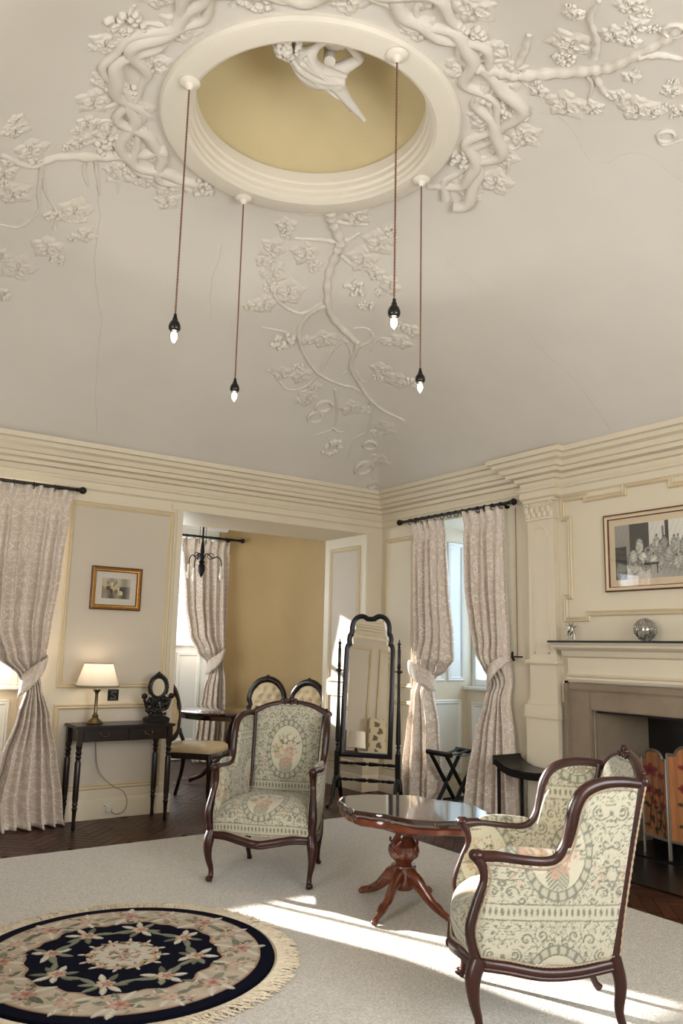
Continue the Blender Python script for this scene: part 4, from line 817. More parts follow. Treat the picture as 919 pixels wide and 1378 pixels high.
# ---------------------------------------------------------------- dining table and chairs in the alcove
t = thing('dining_table', 'round dark mahogany pedestal dining table in the alcove', 'table', (-1.10, .98, 0))
g = G(); g.lathe([(0, .735), (.60, .735), (.615, .728), (.615, .712), (.60, .705), (.585, .70), (.575, .66), (.55, .655), (.55, .70), (0, .70)], 72); g.build('tabletop', K['tabletop'], t, ang=30)
G().lathe([(.11, .70), (.10, .67), (.055, .65), (.05, .60), (.07, .56), (.09, .50), (.10, .44), (.085, .38), (.055, .34), (.06, .32), (.085, .31), (.085, .17), (.07, .15), (0, .15)], 28).build('pedestal', K['wood'], t, ang=45)
for k in range(4):
    a = PI/4+k*PI/2+.2; ca, sa = math.cos(a), math.sin(a); lp = cat(np.array([(r*ca, r*sa, z) for r, z in ((.06, .24), (.14, .23), (.24, .16), (.32, .08), (.40, .045), (.44, .03))]), 5)
    G().tube(lp, ramp(len(lp), .045, .036, .028, .024, .022, .028), 10, sx=.7, upv=(0, 0, 1)).build('leg', K['wood'], t, ang=60)
def make_dining(label):
    t = thing('dining_chair', label, 'chair'); wd = K['dwood']
    # balloon back
    zc, rx_, rz_ = .76, .205, .235; fn = lambda x, z, d=0: (x, .20+.05+(z-.5)*.16+d, z)
    a = np.linspace(0, 2*PI, 61)[:-1]; P = []
    for q in a:
        k = 1-.12*max(0, -math.sin(q))*abs(math.cos(q)); P.append(fn(rx_*math.cos(q)*k*(1 if math.sin(q) > 0 else .93), zc+rz_*math.sin(q)))
    r_ = .031+.010*np.clip(np.sin(a), 0, 1)**3; g = G().tube(P, r_, 10, closed=True, upv=(0, 1, 0)); g.build('back_frame', wd, t, ang=60)
    g = G()
    for x_, z_, q in ((0, .245, .036), (-.045, .235, .026), (.045, .235, .026), (-.09, .212, .020), (.09, .212, .020), (0, .275, .022), (-.135, .18, .016), (.135, .18, .016), (.03, .262, .018), (-.03, .262, .018)): g.ball(fn(x_, zc+z_-.005, -.01), q, 8, (1.2, .55, .8))
    g.build('crest_carving', wd, t, ang=60)
    for nm, sg in (('back_pad', -1), ('back_lining', 1)):
        nt_, nr = 56, 22; A = np.zeros((nt_, nr, 3))
        for i in range(nt_):
            q = 2*PI*i/nt_
            for j in range(nr):
                f = j/(nr-1); x = (rx_-.012)*math.cos(q)*f; z = zc+(rz_-.012)*math.sin(q)*f; d = .042*(1-f**4)
                if sg < 0:
                    for bx in (-.10, 0, .10):
                        for by, sh in ((-.12, .05), (-.04, 0), (.04, .05), (.12, 0)): d -= .030*math.exp(-(((x-bx-sh)**2+(z-zc-by)**2)/.0009))
                    d -= .006*abs(math.sin((x+z)*32))*(1-f); 
                A[i, j] = fn(x, z, sg*d*(1 if sg < 0 else .3))
        G().grid(A, wrap=True).build(nm, K['seat'], t, ang=180, fix=False)
    for s in (-1, 1):
        G().tube(cat(np.array([(s*.17, .20, .44), (s*.165, .215, .50), (s*.15, .235, .56), (s*.155, .25, .60)]), 5), .018, 8).build('back_support', wd, t, ang=60)
        lp = cat(np.array([(s*.21, -.20, .42), (s*.222, -.215, .36), (s*.215, -.21, .22), (s*.205, -.205, .08), (s*.21, -.225, .01)]), 6); G().tube(lp, ramp(len(lp), .030, .028, .019, .014, .019), 10, upv=(1, 0, 0)).build('leg', wd, t, ang=60)
        lp = cat(np.array([(s*.17, .20, .44), (s*.172, .21, .25), (s*.178, .27, .0)]), 6); G().tube(lp, ramp(len(lp), .022, .019, .016), 8).build('leg', wd, t, ang=60)
    ft = [(-.225, -.21), (0, -.25), (.225, -.21), (.21, 0), (.175, .21), (-.175, .21), (-.21, 0)]; q = np.array(ft+[ft[0]]); q = cat(q, 8)[:-1]; n = len(q)
    A = np.array([[(*(p*f), z) for f, z in ((.90, .375), (1.0, .38), (1.0, .425), (.985, .43), (.97, .43))] for p in q]); G().grid(A, wrap=True).build('seat_rail', wd, t, ang=40)
    A = np.array([[(*(p*f), z) for f, z in ((.97, .43), (.985, .45), (.96, .475), (.85, .495), (.6, .505), (.3, .508), (.001, .509))] for p in q]); G().grid(A, wrap=True).build('seat', K['seat'], t, ang=180)
    return t
dc = make_dining('balloon-back dining chair left of the alcove table, turned towards it'); dc.location = (-1.80, .36, 0); dc.rotation_euler = (0, 0, math.radians(42)); dc['group'] = 'buttoned balloon-back dining chairs'
d2 = copy_tree(dc); d2.location = (-.52, .80, 0); d2.rotation_euler = (0, 0, math.radians(-62)); d2['label'] = 'balloon-back dining chair right of the alcove table, nearer the reveal, its back above the armchair'
d3 = copy_tree(dc); d3.location = (-.46, 1.55, 0); d3.rotation_euler = (0, 0, math.radians(-38)); d3['label'] = 'balloon-back dining chair at the far side of the alcove table, against the tan wall'

# ---------------------------------------------------------------- cheval mirror
t = thing('cheval_mirror', 'tall black-framed standing mirror beside the alcove opening', 'mirror', (-.585, -.586, 0), math.atan2(-.449, .34)); MR = t
tilt = math.radians(5.3); pv = 1.17
def TL(x, y, z): dz = z-pv; return (x, y*math.cos(tilt)+dz*math.sin(tilt), pv+dz*math.cos(tilt)-y*math.sin(tilt))
hf = [(.203, .452), (.203, .95), (.199, 1.35), (.193, 1.385), (.176, 1.41), (.180, 1.445), (.176, 1.48), (.160, 1.51), (.158, 1.56), (.148, 1.605), (.122, 1.638), (.085, 1.650), (.056, 1.640), (.034, 1.627), (0, 1.624)]
up_ = cat(np.array(hf[2:]), 5); hh = [tuple(p) for p in hf[:2]]+[tuple(p) for p in up_]; outl = hh+[(-x, z) for x, z in hh[::-1][1:]]
g = G(); P = [(x, 0, z) for x, z in outl]
g.sweep(P, [(0, -.004), (0, .010), (-.008, .018), (-.026, .020), (-.038, .014), (-.040, -.010), (-.036, -.014), (0, -.012), (0, -.004)], (0, -1, 0)); v = g.v[0]; g.v[0] = np.array([TL(*q) for q in v]); g.build('frame', K['black'], t, ang=40)
inn = [(x*.90, z+(.018 if z < .6 else (-.018 if z > 1.5 else 0))) for x, z in outl]
k = len(outl); g = G(); g.add([TL(x, -.004, z) for x, z in inn], [tuple(range(k))]); g.build('mirror_glass', K['mirror'], t, ang=10)
g = G(); V = [TL(x, -.0035, z) for x, z in inn]+[TL(x, .001, z) for x, z in outl]; g.add(V, [(i, (i+1) % k, k+(i+1) % k, k+i) for i in range(k)]); g.build('bevelled_edge', K['mirror'], t, ang=1)
G().prism(outl, .004, .012, lambda a, b, c: TL(a, c, b)).build('backboard', K['black'], t)
for s in (-1, 1):
    x_ = s*.282; pr = [(.0, 1.46), (.006, 1.45), (.004, 1.435), (.013, 1.425), (.016, 1.41), (.008, 1.395), (.015, 1.385), (.010, 1.375), (.015, 1.365), (.014, 1.25), (.017, 1.20), (.011, 1.19), (.022, 1.175), (.022, 1.165), (.011, 1.15), (.016, 1.14), (.013, 1.12), (.014, .90), (.021, .66), (.023, .54), (.012, .53), (.020, .52), (.020, .51), (.013, .50), (.022, .455)]
    G().lathe(pr[::-1], 16, (x_, 0, 0)).build('post', K['black'], t, ang=40)
    G().box(x_-.023, x_+.023, -.023, .023, .14, .46).build('post_block', K['black'], t, bevel=.004)
    G().tube([(x_, 0, pv), (x_-s*.05, 0, pv)], .006, 8).ball((x_+s*.02, 0, pv), .014, 8).build('pivot_knob', K['brass'], t)
    for sg in (-1, 1):
        lp = cat(np.array([(x_, sg*.01, .235), (x_, sg*.05, .215), (x_, sg*.085, .16), (x_, sg*.12, .08), (x_, sg*(.17 if sg < 0 else .145), .035), (x_, sg*.13+sg*(.10 if sg < 0 else .05), .018), (x_, sg*.26 if sg < 0 else .20, .016)]), 5); G().tube(lp, ramp(len(lp), .026, .024, .020, .018, .016, .014, .015), 10, upv=(1, 0, 0)).build('leg', K['black'], t, ang=60)
for z_ in (.355, .215):
    pr = [(.008, 0), (.011, .03), (.016, .07), (.010, .10), (.014, .12), (.009, .14), (.015, .18), (.019, .24), (.009, .25), (.013, .2555)]; q = pr+[(r, .511-h) for r, h in pr[::-1]]
    G().tube([((-.2555+h+.0001*i)*1.08, 0, z_) for i, (r, h) in enumerate(q)], [r for r, h in q], 14, upv=(0, 0, 1)).build('stretcher', K['black'], t, ang=40)

# ---------------------------------------------------------------- console table and what stands on it
t = thing('console_table', 'narrow dark mahogany console table with two drawers against the back wall', 'table', (-2.725, -.185, 0))
W2, D2 = .375, .15
G().box(-W2-.02, W2+.02, -D2-.02, D2+.01, .722, .745).build('tabletop', K['dwood'], t, bevel=.007)
G().box(-W2+.02, W2-.02, -D2+.016, D2-.02, .625, .722).build('apron', K['dwood'], t, bevel=.002)
for s in (-1, 1):
    d = G().box(s*.175-.155, s*.175+.155, -D2+.006, -D2+.02, .632, .712).build('drawer', K['dwood'], t, bevel=.003)
    h = G().tube([(s*.175-.03, -D2-.002, .682), (s*.175-.025, -D2-.012, .668), (s*.175, -D2-.014, .662), (s*.175+.025, -D2-.012, .668), (s*.175+.03, -D2-.002, .682)], .0035, 6).ball((s*.175-.03, -D2, .684), .008, 8).ball((s*.175+.03, -D2, .684), .008, 8).build('drawer_pull', K['brass'], d)
    for y_ in (-D2+.016, D2-.02):
        pr = [(.009, 0), (.012, .01), (.010, .05), (.013, .13), (.018, .15), (.012, .165), (.018, .18), (.015, .19), (.018, .22), (.019, .48), (.013, .50), (.019, .515), (.014, .53), (.020, .55), (.014, .565), (.019, .585), (.019, .60)]
        G().lathe([(r*1.22, z) for r, z in pr], 16, (s*(W2-.018), y_, 0)).box(s*(W2-.018)-.019, s*(W2-.018)+.019, y_-.019, y_+.019, .60, .722).build('leg', K['dwood'], t, ang=40)
t = thing('table_lamp', 'lit brass candlestick lamp with pleated cream shade on the console table', 'lamp', (-2.935, -.19, .745))
G().lathe([(0, 0), (.062, 0), (.064, .008), (.055, .02), (.030, .04), (.022, .055), (.026, .062), (.016, .075), (.013, .09), (.012, .22), (.014, .235), (.026, .25), (.030, .26), (.020, .262), (.010, .262), (0, .262)], 28).build('base', K['brass'], t, ang=40)
G().lathe([(.009, .262), (.009, .32), (0, .32)], 12).build('candle_tube', K['plastic'], t)
n = 120; A = np.array([[((r*(1+(.018 if i % 2 else -.018)))*math.cos(2*PI*i/n), (r*(1+(.018 if i % 2 else -.018)))*math.sin(2*PI*i/n), z) for r, z in ((.160, .290), (.142, .345), (.124, .40), (.105, .462))] for i in range(n)])
G().grid(A, wrap=True).build('lamp_shade', K['shade'], t, ang=180, fix=False)
G().tube([(.163*math.cos(a), .163*math.sin(a), .288) for a in np.linspace(0, 2*PI, 61)[:-1]], .007, 8, closed=True, upv=(0, 0, 1)).build('shade_trim', K['braid'], t)
G().tube([(.107*math.cos(a), .107*math.sin(a), .462) for a in np.linspace(0, 2*PI, 61)[:-1]], .004, 8, closed=True, upv=(0, 0, 1)).build('shade_top_trim', K['braid'], t)
G().lathe([(0, .32), (.02, .34), (.024, .36), (.012, .40), (0, .41)], 12).build('bulb', emis('shaded_bulb', (1, .90, .74, 1), 9), t)
l = bpy.data.lights.new('lamp_light', 'POINT'); l.energy = 0.7; l.color = (1, .80, .58); l.shadow_soft_size = .03; lo = bpy.data.objects.new('lamp_light', l); COL.objects.link(lo); lo.location = (-2.935, -.19, .745+.43)
P = cat(np.array([(-2.87, -.10, .744), (-2.86, -.02, .72), (-2.855, -.012, .60), (-2.84, -.03, .42), (-2.80, -.05, .33), (-2.71, -.06, .25), (-2.62, -.06, .20), (-2.58, -.05, .12), (-2.60, -.05, .05), (-2.66, -.05, .03), (-2.71, -.045, .06), (-2.728, -.04, .075)]), 6)
tag(G().tube(P, .003, 6).build('lamp_cable', K['wire']), 'thin grey cable trailing from the lamp down to the wall socket', 'cable')
t = thing('wall_socket', 'white wall socket with a plug in it on the skirting under the console', 'socket', (-2.728, -.024, .07))
G().box(-.042, .042, -.008, 0, -.042, .042).build('face_plate', K['plastic'], t, bevel=.003); G().box(-.02, .02, -.035, -.008, -.022, .02).build('plug', K['plastic'], t, bevel=.006)
G().box(-.03, -.022, -.011, -.008, .02, .03).build('switch', K['brick'], t)
t = thing('light_switch', 'small square dark switch plate with a scroll in relief above the console', 'switch', (-2.738, 0, .950))
G().box(-.045, .045, -.008, 0, -.045, .045).build('plate', K['iron'], t, bevel=.003)
G().tube(cat(np.array([(.022, -.012, .018), (.0, -.012, .028), (-.018, -.012, .012), (.0, -.012, -.002), (.018, -.012, -.014), (0, -.012, -.028), (-.024, -.012, -.018)]), 5), .005, 6).box(-.034, .034, -.010, -.008, -.034, -.031).box(-.034, .034, -.010, -.008, .031, .034).build('scroll', K['silver'], t)
# carved dressing mirror
t = thing('dressing_mirror', 'small carved dark wooden table mirror on the right of the console table', 'mirror', (-2.435, -.19, .745))
g = G(); g.prism([(-.095, 0), (.095, 0), (.10, .03), (.07, .045), (-.07, .045), (-.10, .03)], -.05, .04, lambda a, b, c: (a, c, b)); g.ball((0, -.01, .05), .05, 12, (1.5, .7, .6)); g.build('base', K['black'], t, bevel=.004)
g = G(); rg = np.random.default_rng(4)
for i in range(70):
    x_ = rg.uniform(-.085, .085); z_ = rg.uniform(.06, .19); g.ball((x_, -.012+rg.uniform(-.012, .01), z_), rg.uniform(.012, .022), 8, (1, .7, 1))
for s in (-1, 1):
    g.tube([(s*(.03+.08*u), -.01, .06+.10*u+.02*math.sin(u*7)) for u in np.linspace(0, 1, 14)], .012, 8); g.ball((s*.115, -.008, .205), .024, 12, (1, .7, 1)); g.tube([(s*.115+.018*math.cos(q), -.024, .205+.018*math.sin(q)) for q in np.linspace(0, 2*PI, 13)], .004, 6)
    g.tube([(s*(.115-.03*u), -.008, .18-.06*u) for u in np.linspace(0, 1, 6)], .011, 8)
g.build('carved_support', K['black'], t, ang=60)
a = np.linspace(0, 2*PI, 49)[:-1]; g = G().tube([(.066*math.cos(q), -.01, .275+.082*math.sin(q)) for q in a], .014, 8, closed=True, upv=(0, 1, 0))
for i in range(20): q = PI*(-.15+1.3*i/19); g.ball((.082*math.cos(q), -.012, .275+.098*math.sin(q)), .011, 8)
for x_, z_, r_ in ((0, .385, .016), (-.02, .375, .012), (.02, .375, .012)): g.ball((x_, -.01, z_), r_, 8)
g.build('frame', K['black'], t, ang=60)
G().prism([(.058*math.cos(q)*(1 if abs(math.sin(q)) < .8 else .95), .275+.074*math.sin(q)) for q in a], -.012, -.004, lambda x, z, y: (x, y, z)).build('mirror_glass', K['mirror'], t, ang=20)

# ---------------------------------------------------------------- framed pictures
def artgrid(w, h, fn, nx_=140, ny_=100):
    x = np.linspace(0, w, nx_); y = np.linspace(0, h, ny_); Xg, Yg = np.meshgrid(x, y, indexing='ij'); C = fn(Xg.ravel()/w, Yg.ravel()/h).reshape(nx_, ny_, 3); return Xg, Yg, C
def blobs(x, y, seed, n, lo, hi, col=False, box=(0, 1, 0, 1), size=(.03, .1)):
    rr = np.random.default_rng(seed); g_ = np.full(len(x), (lo+hi)/2)
    return rr
def art_room(x, y):
    g_ = .20+.10*y; g_ = np.where(y < .35, .42-.2*x+.25*(.35-y), g_)
    g_ = np.where((x > .22) & (x < .5) & (y > .5), .06, g_); g_ = np.where((x > .5) & (y > .55), .55+.1*x, g_); g_ = np.where((x > .72) & (x < .77) & (y > .4), .05, g_); g_ = np.where((x < .17) & (y < .6), .05, g_); g_ = np.where((x > .68) & (x < .71) & (y > .62) & (y < .9), .15, g_)
    rr = np.random.default_rng(2)
    for i in range(34):
        cx, cy = rr.uniform(.2, 1), rr.uniform(.2, .62); sx_, sy_ = rr.uniform(.025, .07), rr.uniform(.06, .17); d = ((x-cx)/sx_)**2+((y-cy)/sy_)**2; v = rr.uniform(.25, .65); g_ = np.where(d < 1, v*(1-.45*d)+.10*np.sin(60*(x-cx)+14*np.sin(9*y+i))*v*2, g_)
        dh = ((x-cx)/.014)**2+((y-cy-sy_-.015)/.022)**2; g_ = np.where(dh < 1, .07, g_)
    g_ = np.where((y > .24) & (y < .28) & (x > .42) & (x < .62), .03, g_)
    for xx in (.44, .51, .60): g_ = np.where((np.abs(x-xx) < .006) & (y > .08) & (y < .26), .03, g_)
    g_ = g_*(1+.10*np.sin(x*90+y*40)*np.sin(y*70)); return np.clip(np.c_[g_*1.05, g_, g_*.88], 0, 1)
def art_small(x, y):
    b = .16+.18*(y > .6)+.1*np.sin(x*14); C = np.c_[b*1.1, b, b*.75]; rr = np.random.default_rng(9)
    for i in range(30):
        cx, cy = .5+rr.normal(0, .2), .42+rr.normal(0, .15); d = ((x-cx)/.05)**2+((y-cy)/.11)**2; c = [lin(190, 172, 130), lin(160, 120, 84), lin(60, 50, 40), lin(205, 190, 160), lin(110, 104, 70)][i % 5]; C[d < 1] = c
    return np.clip(C, 0, 1)
def picture(name, label, o0, ax, n_, w, h, fw_, mat_, edge, mount, mw, fn, depth=.022):
    a, nn = Vector(ax), Vector(n_); t = thing(name, label, 'picture', tuple(o0)); P = lambda u, v, d: tuple(a*u+nn*d+Vector((0, 0, v)))
    sgn = 1 if a.cross(Vector(Z)).dot(nn) > 0 else -1
    pth = [P(-w/2, -h/2, .001), P(w/2, -h/2, .001), P(w/2, h/2, .001), P(-w/2, h/2, .001)]
    if sgn < 0: pth = pth[::-1]
    G().sweep(pth, [(0, 0), (0, depth), (fw_*.35, depth+.004), (fw_*.6, depth-.004), (fw_*.95, depth-.006), (fw_, .004)], nn).build('frame', mat_, t, ang=25)
    if edge: G().sweep(pth, [(-.004, 0), (-.004, depth+.003), (.005, depth+.006), (.008, depth)], nn).build('frame_edge', edge, t, ang=25); G().sweep(pth, [(fw_-.004, .006), (fw_-.002, depth-.002), (fw_+.004, .008)], nn).build('frame_slip', edge, t, ang=25)
    iw, ih = w/2-fw_, h/2-fw_; g = G(); g.add([P(-iw, -ih, .006), P(iw, -ih, .006), P(iw, ih, .006), P(-iw, ih, .006)], [(0, 1, 2, 3)]); g.build('mount', mount, t)
    aw, ah = w-2*fw_-2*mw, h-2*fw_-2*mw; Xg, Yg, C = artgrid(aw, ah, fn); A = np.zeros(Xg.shape+(3,))
    off = a*(-aw/2)+Vector((0, 0, -ah/2))+nn*.0075
    for k in range(3): A[..., k] = off[k]+a[k]*Xg+(Yg if k == 2 else 0)
    G().grid(A, c=C).build('print', K['art'], t, fix=False)
    g = G(); g.add([P(-iw, -ih, .012), P(iw, -ih, .012), P(iw, ih, .012), P(-iw, ih, .012)], [(0, 1, 2, 3)]); g.build('glazing', K['pglass'], t)
    return t
picture('framed_picture', 'small gilt-framed print hanging on the panel above the console table', (-2.778, -.003, 1.81), X, (0, -1, 0), .415, .345, .034, K['gold'], K['darkgold'], K['mountw'], .055, art_small)
picture('framed_picture', 'wide framed grey print hanging above the mantelpiece', (-.002, CY, 2.105), (0, -1, 0), (-1, 0, 0), .735, .565, .030, K['mount'], K['darkgold'], K['mount'], .052, art_room)

# ---------------------------------------------------------------- mantel ornaments
t = thing('figurine', 'small silvery dancing-pair figurine on the left end of the mantel', 'figurine', (-.12, -2.50, 1.460), 0)
def skin(name, verts, edges, rad, m_, parent, sub=1):
    me = bpy.data.meshes.new(name); me.from_pydata([tuple(v) for v in verts], edges, []); me.materials.append(m_); o = bpy.data.objects.new(name, me); COL.objects.link(o); o.parent = parent
    sk = o.modifiers.new('skin', 'SKIN'); sk.use_smooth_shade = True
    if not me.skin_vertices: 
        pass
    for i, r in enumerate(rad): me.skin_vertices[0].data[i].radius = (r, r)
    me.skin_vertices[0].data[0].use_root = True
    sb = o.modifiers.new('sub', 'SUBSURF'); sb.levels = sub; sb.render_levels = sub; return o
def skin_mesh(verts, edges, rad, sub=1):
    """evaluate a skinned skeleton into a plain mesh via bmesh-free depsgraph evaluation"""
    me = bpy.data.meshes.new('sk'); me.from_pydata([tuple(v) for v in verts], edges, []); o = bpy.data.objects.new('sk', me); COL.objects.link(o)
    bpy.context.view_layer.objects.active = o
    o.modifiers.new('skin', 'SKIN'); 
    if len(me.skin_vertices) == 0:
        for ob in bpy.context.selected_objects: ob.select_set(False)
        o.select_set(True); bpy.ops.mesh.customdata_skin_add()
    for i, r in enumerate(rad): me.skin_vertices[0].data[i].radius = (r, r)
    me.skin_vertices[0].data[0].use_root = True
    sb = o.modifiers.new('sub', 'SUBSURF'); sb.levels = sub
    ev = o.evaluated_get(bpy.context.evaluated_depsgraph_get()); m2 = bpy.data.meshes.new_from_object(ev); bpy.data.objects.remove(o)
    V = np.array([v.co[:] for v in m2.vertices]); F = [tuple(p.vertices) for p in m2.polygons]; return V, F
for s, nm in ((0, 'dancer'), (1, 'dancer')):
    v = [(0, 0, .070), (0, .002, .095), (0, .002, .108), (0, .004, .128), (0, .012, .066), (0, .018, .035), (0, .020, .002), (0, -.012, .066), (0, -.028, .040), (0, -.020, .006), (0, .022, .108), (0, .040, .118), (0, -.018, .110), (0, -.036, .128)]
    e = [(0, 1), (1, 2), (2, 3), (0, 4), (4, 5), (5, 6), (0, 7), (7, 8), (8, 9), (2, 10), (10, 11), (2, 12), (12, 13)]
    r = [.010, .011, .006, .010, .008, .005, .004, .008, .005, .004, .005, .003, .005, .003]
    off = np.array([0, -.012+.028*s, 0]); V, F = skin_mesh(np.array(v)*(np.array([1, 1 if s else -1, 1.05 if s else .95]))+off, e, r, 2); G().add(V, F).build(nm, K['silver'], t, ang=180)
t = thing('glass_ornament', 'round clear blown-glass ornament full of bubbles on the mantel', 'ornament', (-.12, -3.135, 1.460))
rr = np.random.default_rng(3); g = G().lathe([(.02, 0), (.035, .004)]+[(.078*math.sin(a), .078-.078*math.cos(a)+.001) for a in np.linspace(.55, 2.75, 16)]+[(.02, .158)], 24); g.build('bowl', K['crystal'], t, ang=80)
g = G()
for i in range(60):
    a, b = rr.uniform(0, 6.28), math.acos(rr.uniform(-1, .9)); g.ball((.072*math.sin(b)*math.cos(a), .072*math.sin(b)*math.sin(a), .080+.072*math.cos(b)), rr.uniform(.007, .016), 6)
g.build('bubbles', K['crystal'], t, ang=80)
g = G()
for i in range(16):
    a, b = rr.uniform(0, 6.28), rr.uniform(.6, 2.8); c_, s_ = rr.uniform(0, 6.28), .074
    g.tube([(s_*math.sin(b+.5*math.cos(q))*math.cos(a+.5*math.sin(q)), s_*math.sin(b+.5*math.cos(q))*math.sin(a+.5*math.sin(q)), .080-s_*math.cos(b+.5*math.cos(q))) for q in np.linspace(0, 2*PI, 17)[:-1]], .0028, 5, closed=True)
g.build('glass_threads', K['silver'], t, ang=80)

# ---------------------------------------------------------------- fire screen
t = thing('fire_screen', 'three-fold wooden fire screen painted with red poppies in the hearth', 'fire screen', (.04, -3.37, .016)); FS = t
def scr_panel(w, h, dome, seed, pale):
    n = 90; xs = np.linspace(-w/2, w/2, 70); A = np.zeros((70, n, 3))
    for i, x in enumerate(xs):
        f = abs(x)/(w/2); ht = h-(dome if f > .72 else dome*(1-math.sqrt(max(0, 1-(f/.72)**2)))*1.0)
        if f > .72: ht = h-dome-.0
        for j in range(n): A[i, j] = (x, 0, .12+(ht-.12)*j/(n-1))
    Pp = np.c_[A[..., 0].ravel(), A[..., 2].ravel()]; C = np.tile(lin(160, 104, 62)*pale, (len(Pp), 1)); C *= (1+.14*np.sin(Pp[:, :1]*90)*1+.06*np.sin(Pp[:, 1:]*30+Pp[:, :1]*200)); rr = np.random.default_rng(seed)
    for cx, cy, R in [(-w*.14, h*.80, .078), (-w*.24, h*.62, .048), (w*.15, h*.60, .055), (w*.28, h*.76, .04), (-w*.02, h*.50, .035), (w*.3, h*.48, .035)]:
        m_ = np.abs(Pp[:, 0]-(cx+(.02*np.sin((cy-Pp[:, 1])*14)))) < .004; m_ &= (Pp[:, 1] < cy) & (Pp[:, 1] > .16); C[m_] = lin(46, 40, 24)*pale
        for k in range(4): leafp(Pp, C, cx, cy-.10-.07*k, .05, .012, (-.6 if k % 2 else PI+.6)-.5, lin(40, 44, 26)*pale)
        petals(Pp, C, cx, cy, R, 5, lin(138, 40, 38)*pale, lin(96, 22, 34)*pale, rr.uniform(0, 6), .62)
    return A, np.clip(C, .003, 1).reshape(70, n, 3), xs
def place_panel(w, h, dome, loc, rz, seed, pale, lab):
    A, C, xs = scr_panel(w, h, dome, seed, pale); c, s = math.cos(rz), math.sin(rz); R = np.array([[c, -s, 0], [s, c, 0], [0, 0, 1]]); B = (A @ R.T)+np.array(loc)
    p = G().grid(B, c=C).build('panel', K['screen'], t, fix=False); sm = p.modifiers.new('th', 'SOLIDIFY'); sm.thickness = .012
    top = [A[i, -1] for i in range(len(xs))]; P = np.array([[-w/2, 0, 0]]+[[-w/2, 0, h-dome]]+[q for q in top]+[[w/2, 0, h-dome], [w/2, 0, 0]]) @ R.T+np.array(loc)
    G().tube(P, .010, 6).build('panel_frame', K['pewter'], t, ang=60); q = np.array([[-w/2, 0, .12], [w/2, 0, .12]]) @ R.T+np.array(loc); G().tube(q, .010, 6).build('bottom_rail', K['pewter'], t)
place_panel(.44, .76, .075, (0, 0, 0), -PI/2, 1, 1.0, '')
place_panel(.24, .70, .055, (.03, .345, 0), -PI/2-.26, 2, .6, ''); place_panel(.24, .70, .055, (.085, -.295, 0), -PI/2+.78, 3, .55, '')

# ---------------------------------------------------------------- luggage rack and dished stool by the right window
t = thing('luggage_rack', 'folding black wooden luggage rack with crossed legs standing below the window', 'luggage rack', (-.13, -1.22, 0), math.radians(-90))
for x_ in (-.10, .10):
    for s in (-1, 1): G().tube([(x_-s*.012, s*.17, .0), (x_-s*.012, -s*.17, .50)], .018, 8).build('leg', K['black'], t)
    G().tube([(x_-.03, 0, .25), (x_+.03, 0, .25)], .008, 8).build('pivot', K['brass'], t)
for s in (-1, 1): G().tube([(-.15, s*.17, .505), (.15, s*.17, .505)], .022, 10).build('top_rail', K['black'], t)
for x_ in (-.11, 0, .11):
    A = np.array([[(x_+dx, y, .505+.02-.035*(1-(y/.17)**2)) for y in np.linspace(-.17, .17, 13)] for dx in (-.025, .025)]); g = G().grid(A); o = g.build('strap', K['iron'], t); o.modifiers.new('th', 'SOLIDIFY').thickness = .004
G().box(-.13, .13, -.13, .13, .06, .09).build('shelf', K['black'], t, bevel=.006)
t = thing('stool', 'dark wooden stool with a dished seat against the wall between curtain and pilaster', 'stool', (-.27, -2.24, 0), math.radians(-90))
xs = np.linspace(-.27, .27, 19); dz = lambda x: .50+.075*abs(x/.27)**3*(1 if x < 0 else .45)
V = []; 
for x in xs: V += [(x, -.15, dz(x)-.055), (x, .15, dz(x)-.055), (x, .15, dz(x)), (x, -.15, dz(x))]
F = [(4*i+j, 4*i+(j+1) % 4, 4*i+4+(j+1) % 4, 4*i+4+j) for i in range(18) for j in range(4)]+[(0, 1, 2, 3), (72, 75, 74, 73)]
G().add(V, F).build('seat', K['black'], t, bevel=.008)
for sx_ in (-1, 1):
    for sy_ in (-1, 1): G().tube([(sx_*.235, sy_*.125, .0), (sx_*.235, sy_*.125, .49)], .014, 8).build('leg', K['black'], t)
G().box(-.235, .235, -.125, .125, .085, .115).build('shelf', K['black'], t, bevel=.004)
t = thing('wall_socket', 'metal double socket on the right wall behind the stool', 'socket', (0, -1.98, .33))
G().box(-.008, 0, -.045, .045, -.045, .045).build('face_plate', K['pewter'], t, bevel=.003); G().box(-.014, -.008, -.02, .02, -.018, .018).build('plug_hole_cover', K['blackst'], t)

# ---------------------------------------------------------------- carpet and round rug
tag(G().box(RX+.35, -1.07, RY+.3, -.925, -.010, .012).build('carpet', K['carpet'], bevel=.006), 'large plain beige wool carpet covering most of the parquet', 'carpet')
t = thing('round_rug', 'round navy rug with rose garlands and a cream fringe lying on the beige carpet', 'rug', (-3.636, -2.904, .012))
RR = .655; nt_, nr = 620, 230; tt_ = np.linspace(0, 2*PI, nt_+1)[:-1]; rs = np.linspace(.0005, 1, nr)
Pg = np.stack([RR*rs[None]*np.cos(tt_)[:, None], RR*rs[None]*np.sin(tt_)[:, None]], -1); Pp = Pg.reshape(-1, 2)
navy, cr_, sage, pk, pk2, wh = lin(17, 18, 32), lin(190, 176, 156), lin(136, 138, 118), lin(168, 112, 98), lin(194, 150, 130), lin(206, 200, 184)
r_ = np.hypot(*Pp.T)/RR; th_ = np.arctan2(Pp[:, 1], Pp[:, 0]); C = np.tile(navy, (len(Pp), 1)); H = np.zeros(len(Pp))
edge = .63+.018*np.sin(th_*8)+.012*np.sin(th_*20+1); band = (r_ > edge) & (r_ < .895); C[band] = cr_*(.95+.08*np.sin(th_[band]*31)[:, None]); C[(np.abs(r_-edge) < .010) | (np.abs(r_-.895) < .007)] = lin(170, 140, 118)
C[r_ > .985] = navy*.7
rr = np.random.default_rng(12)
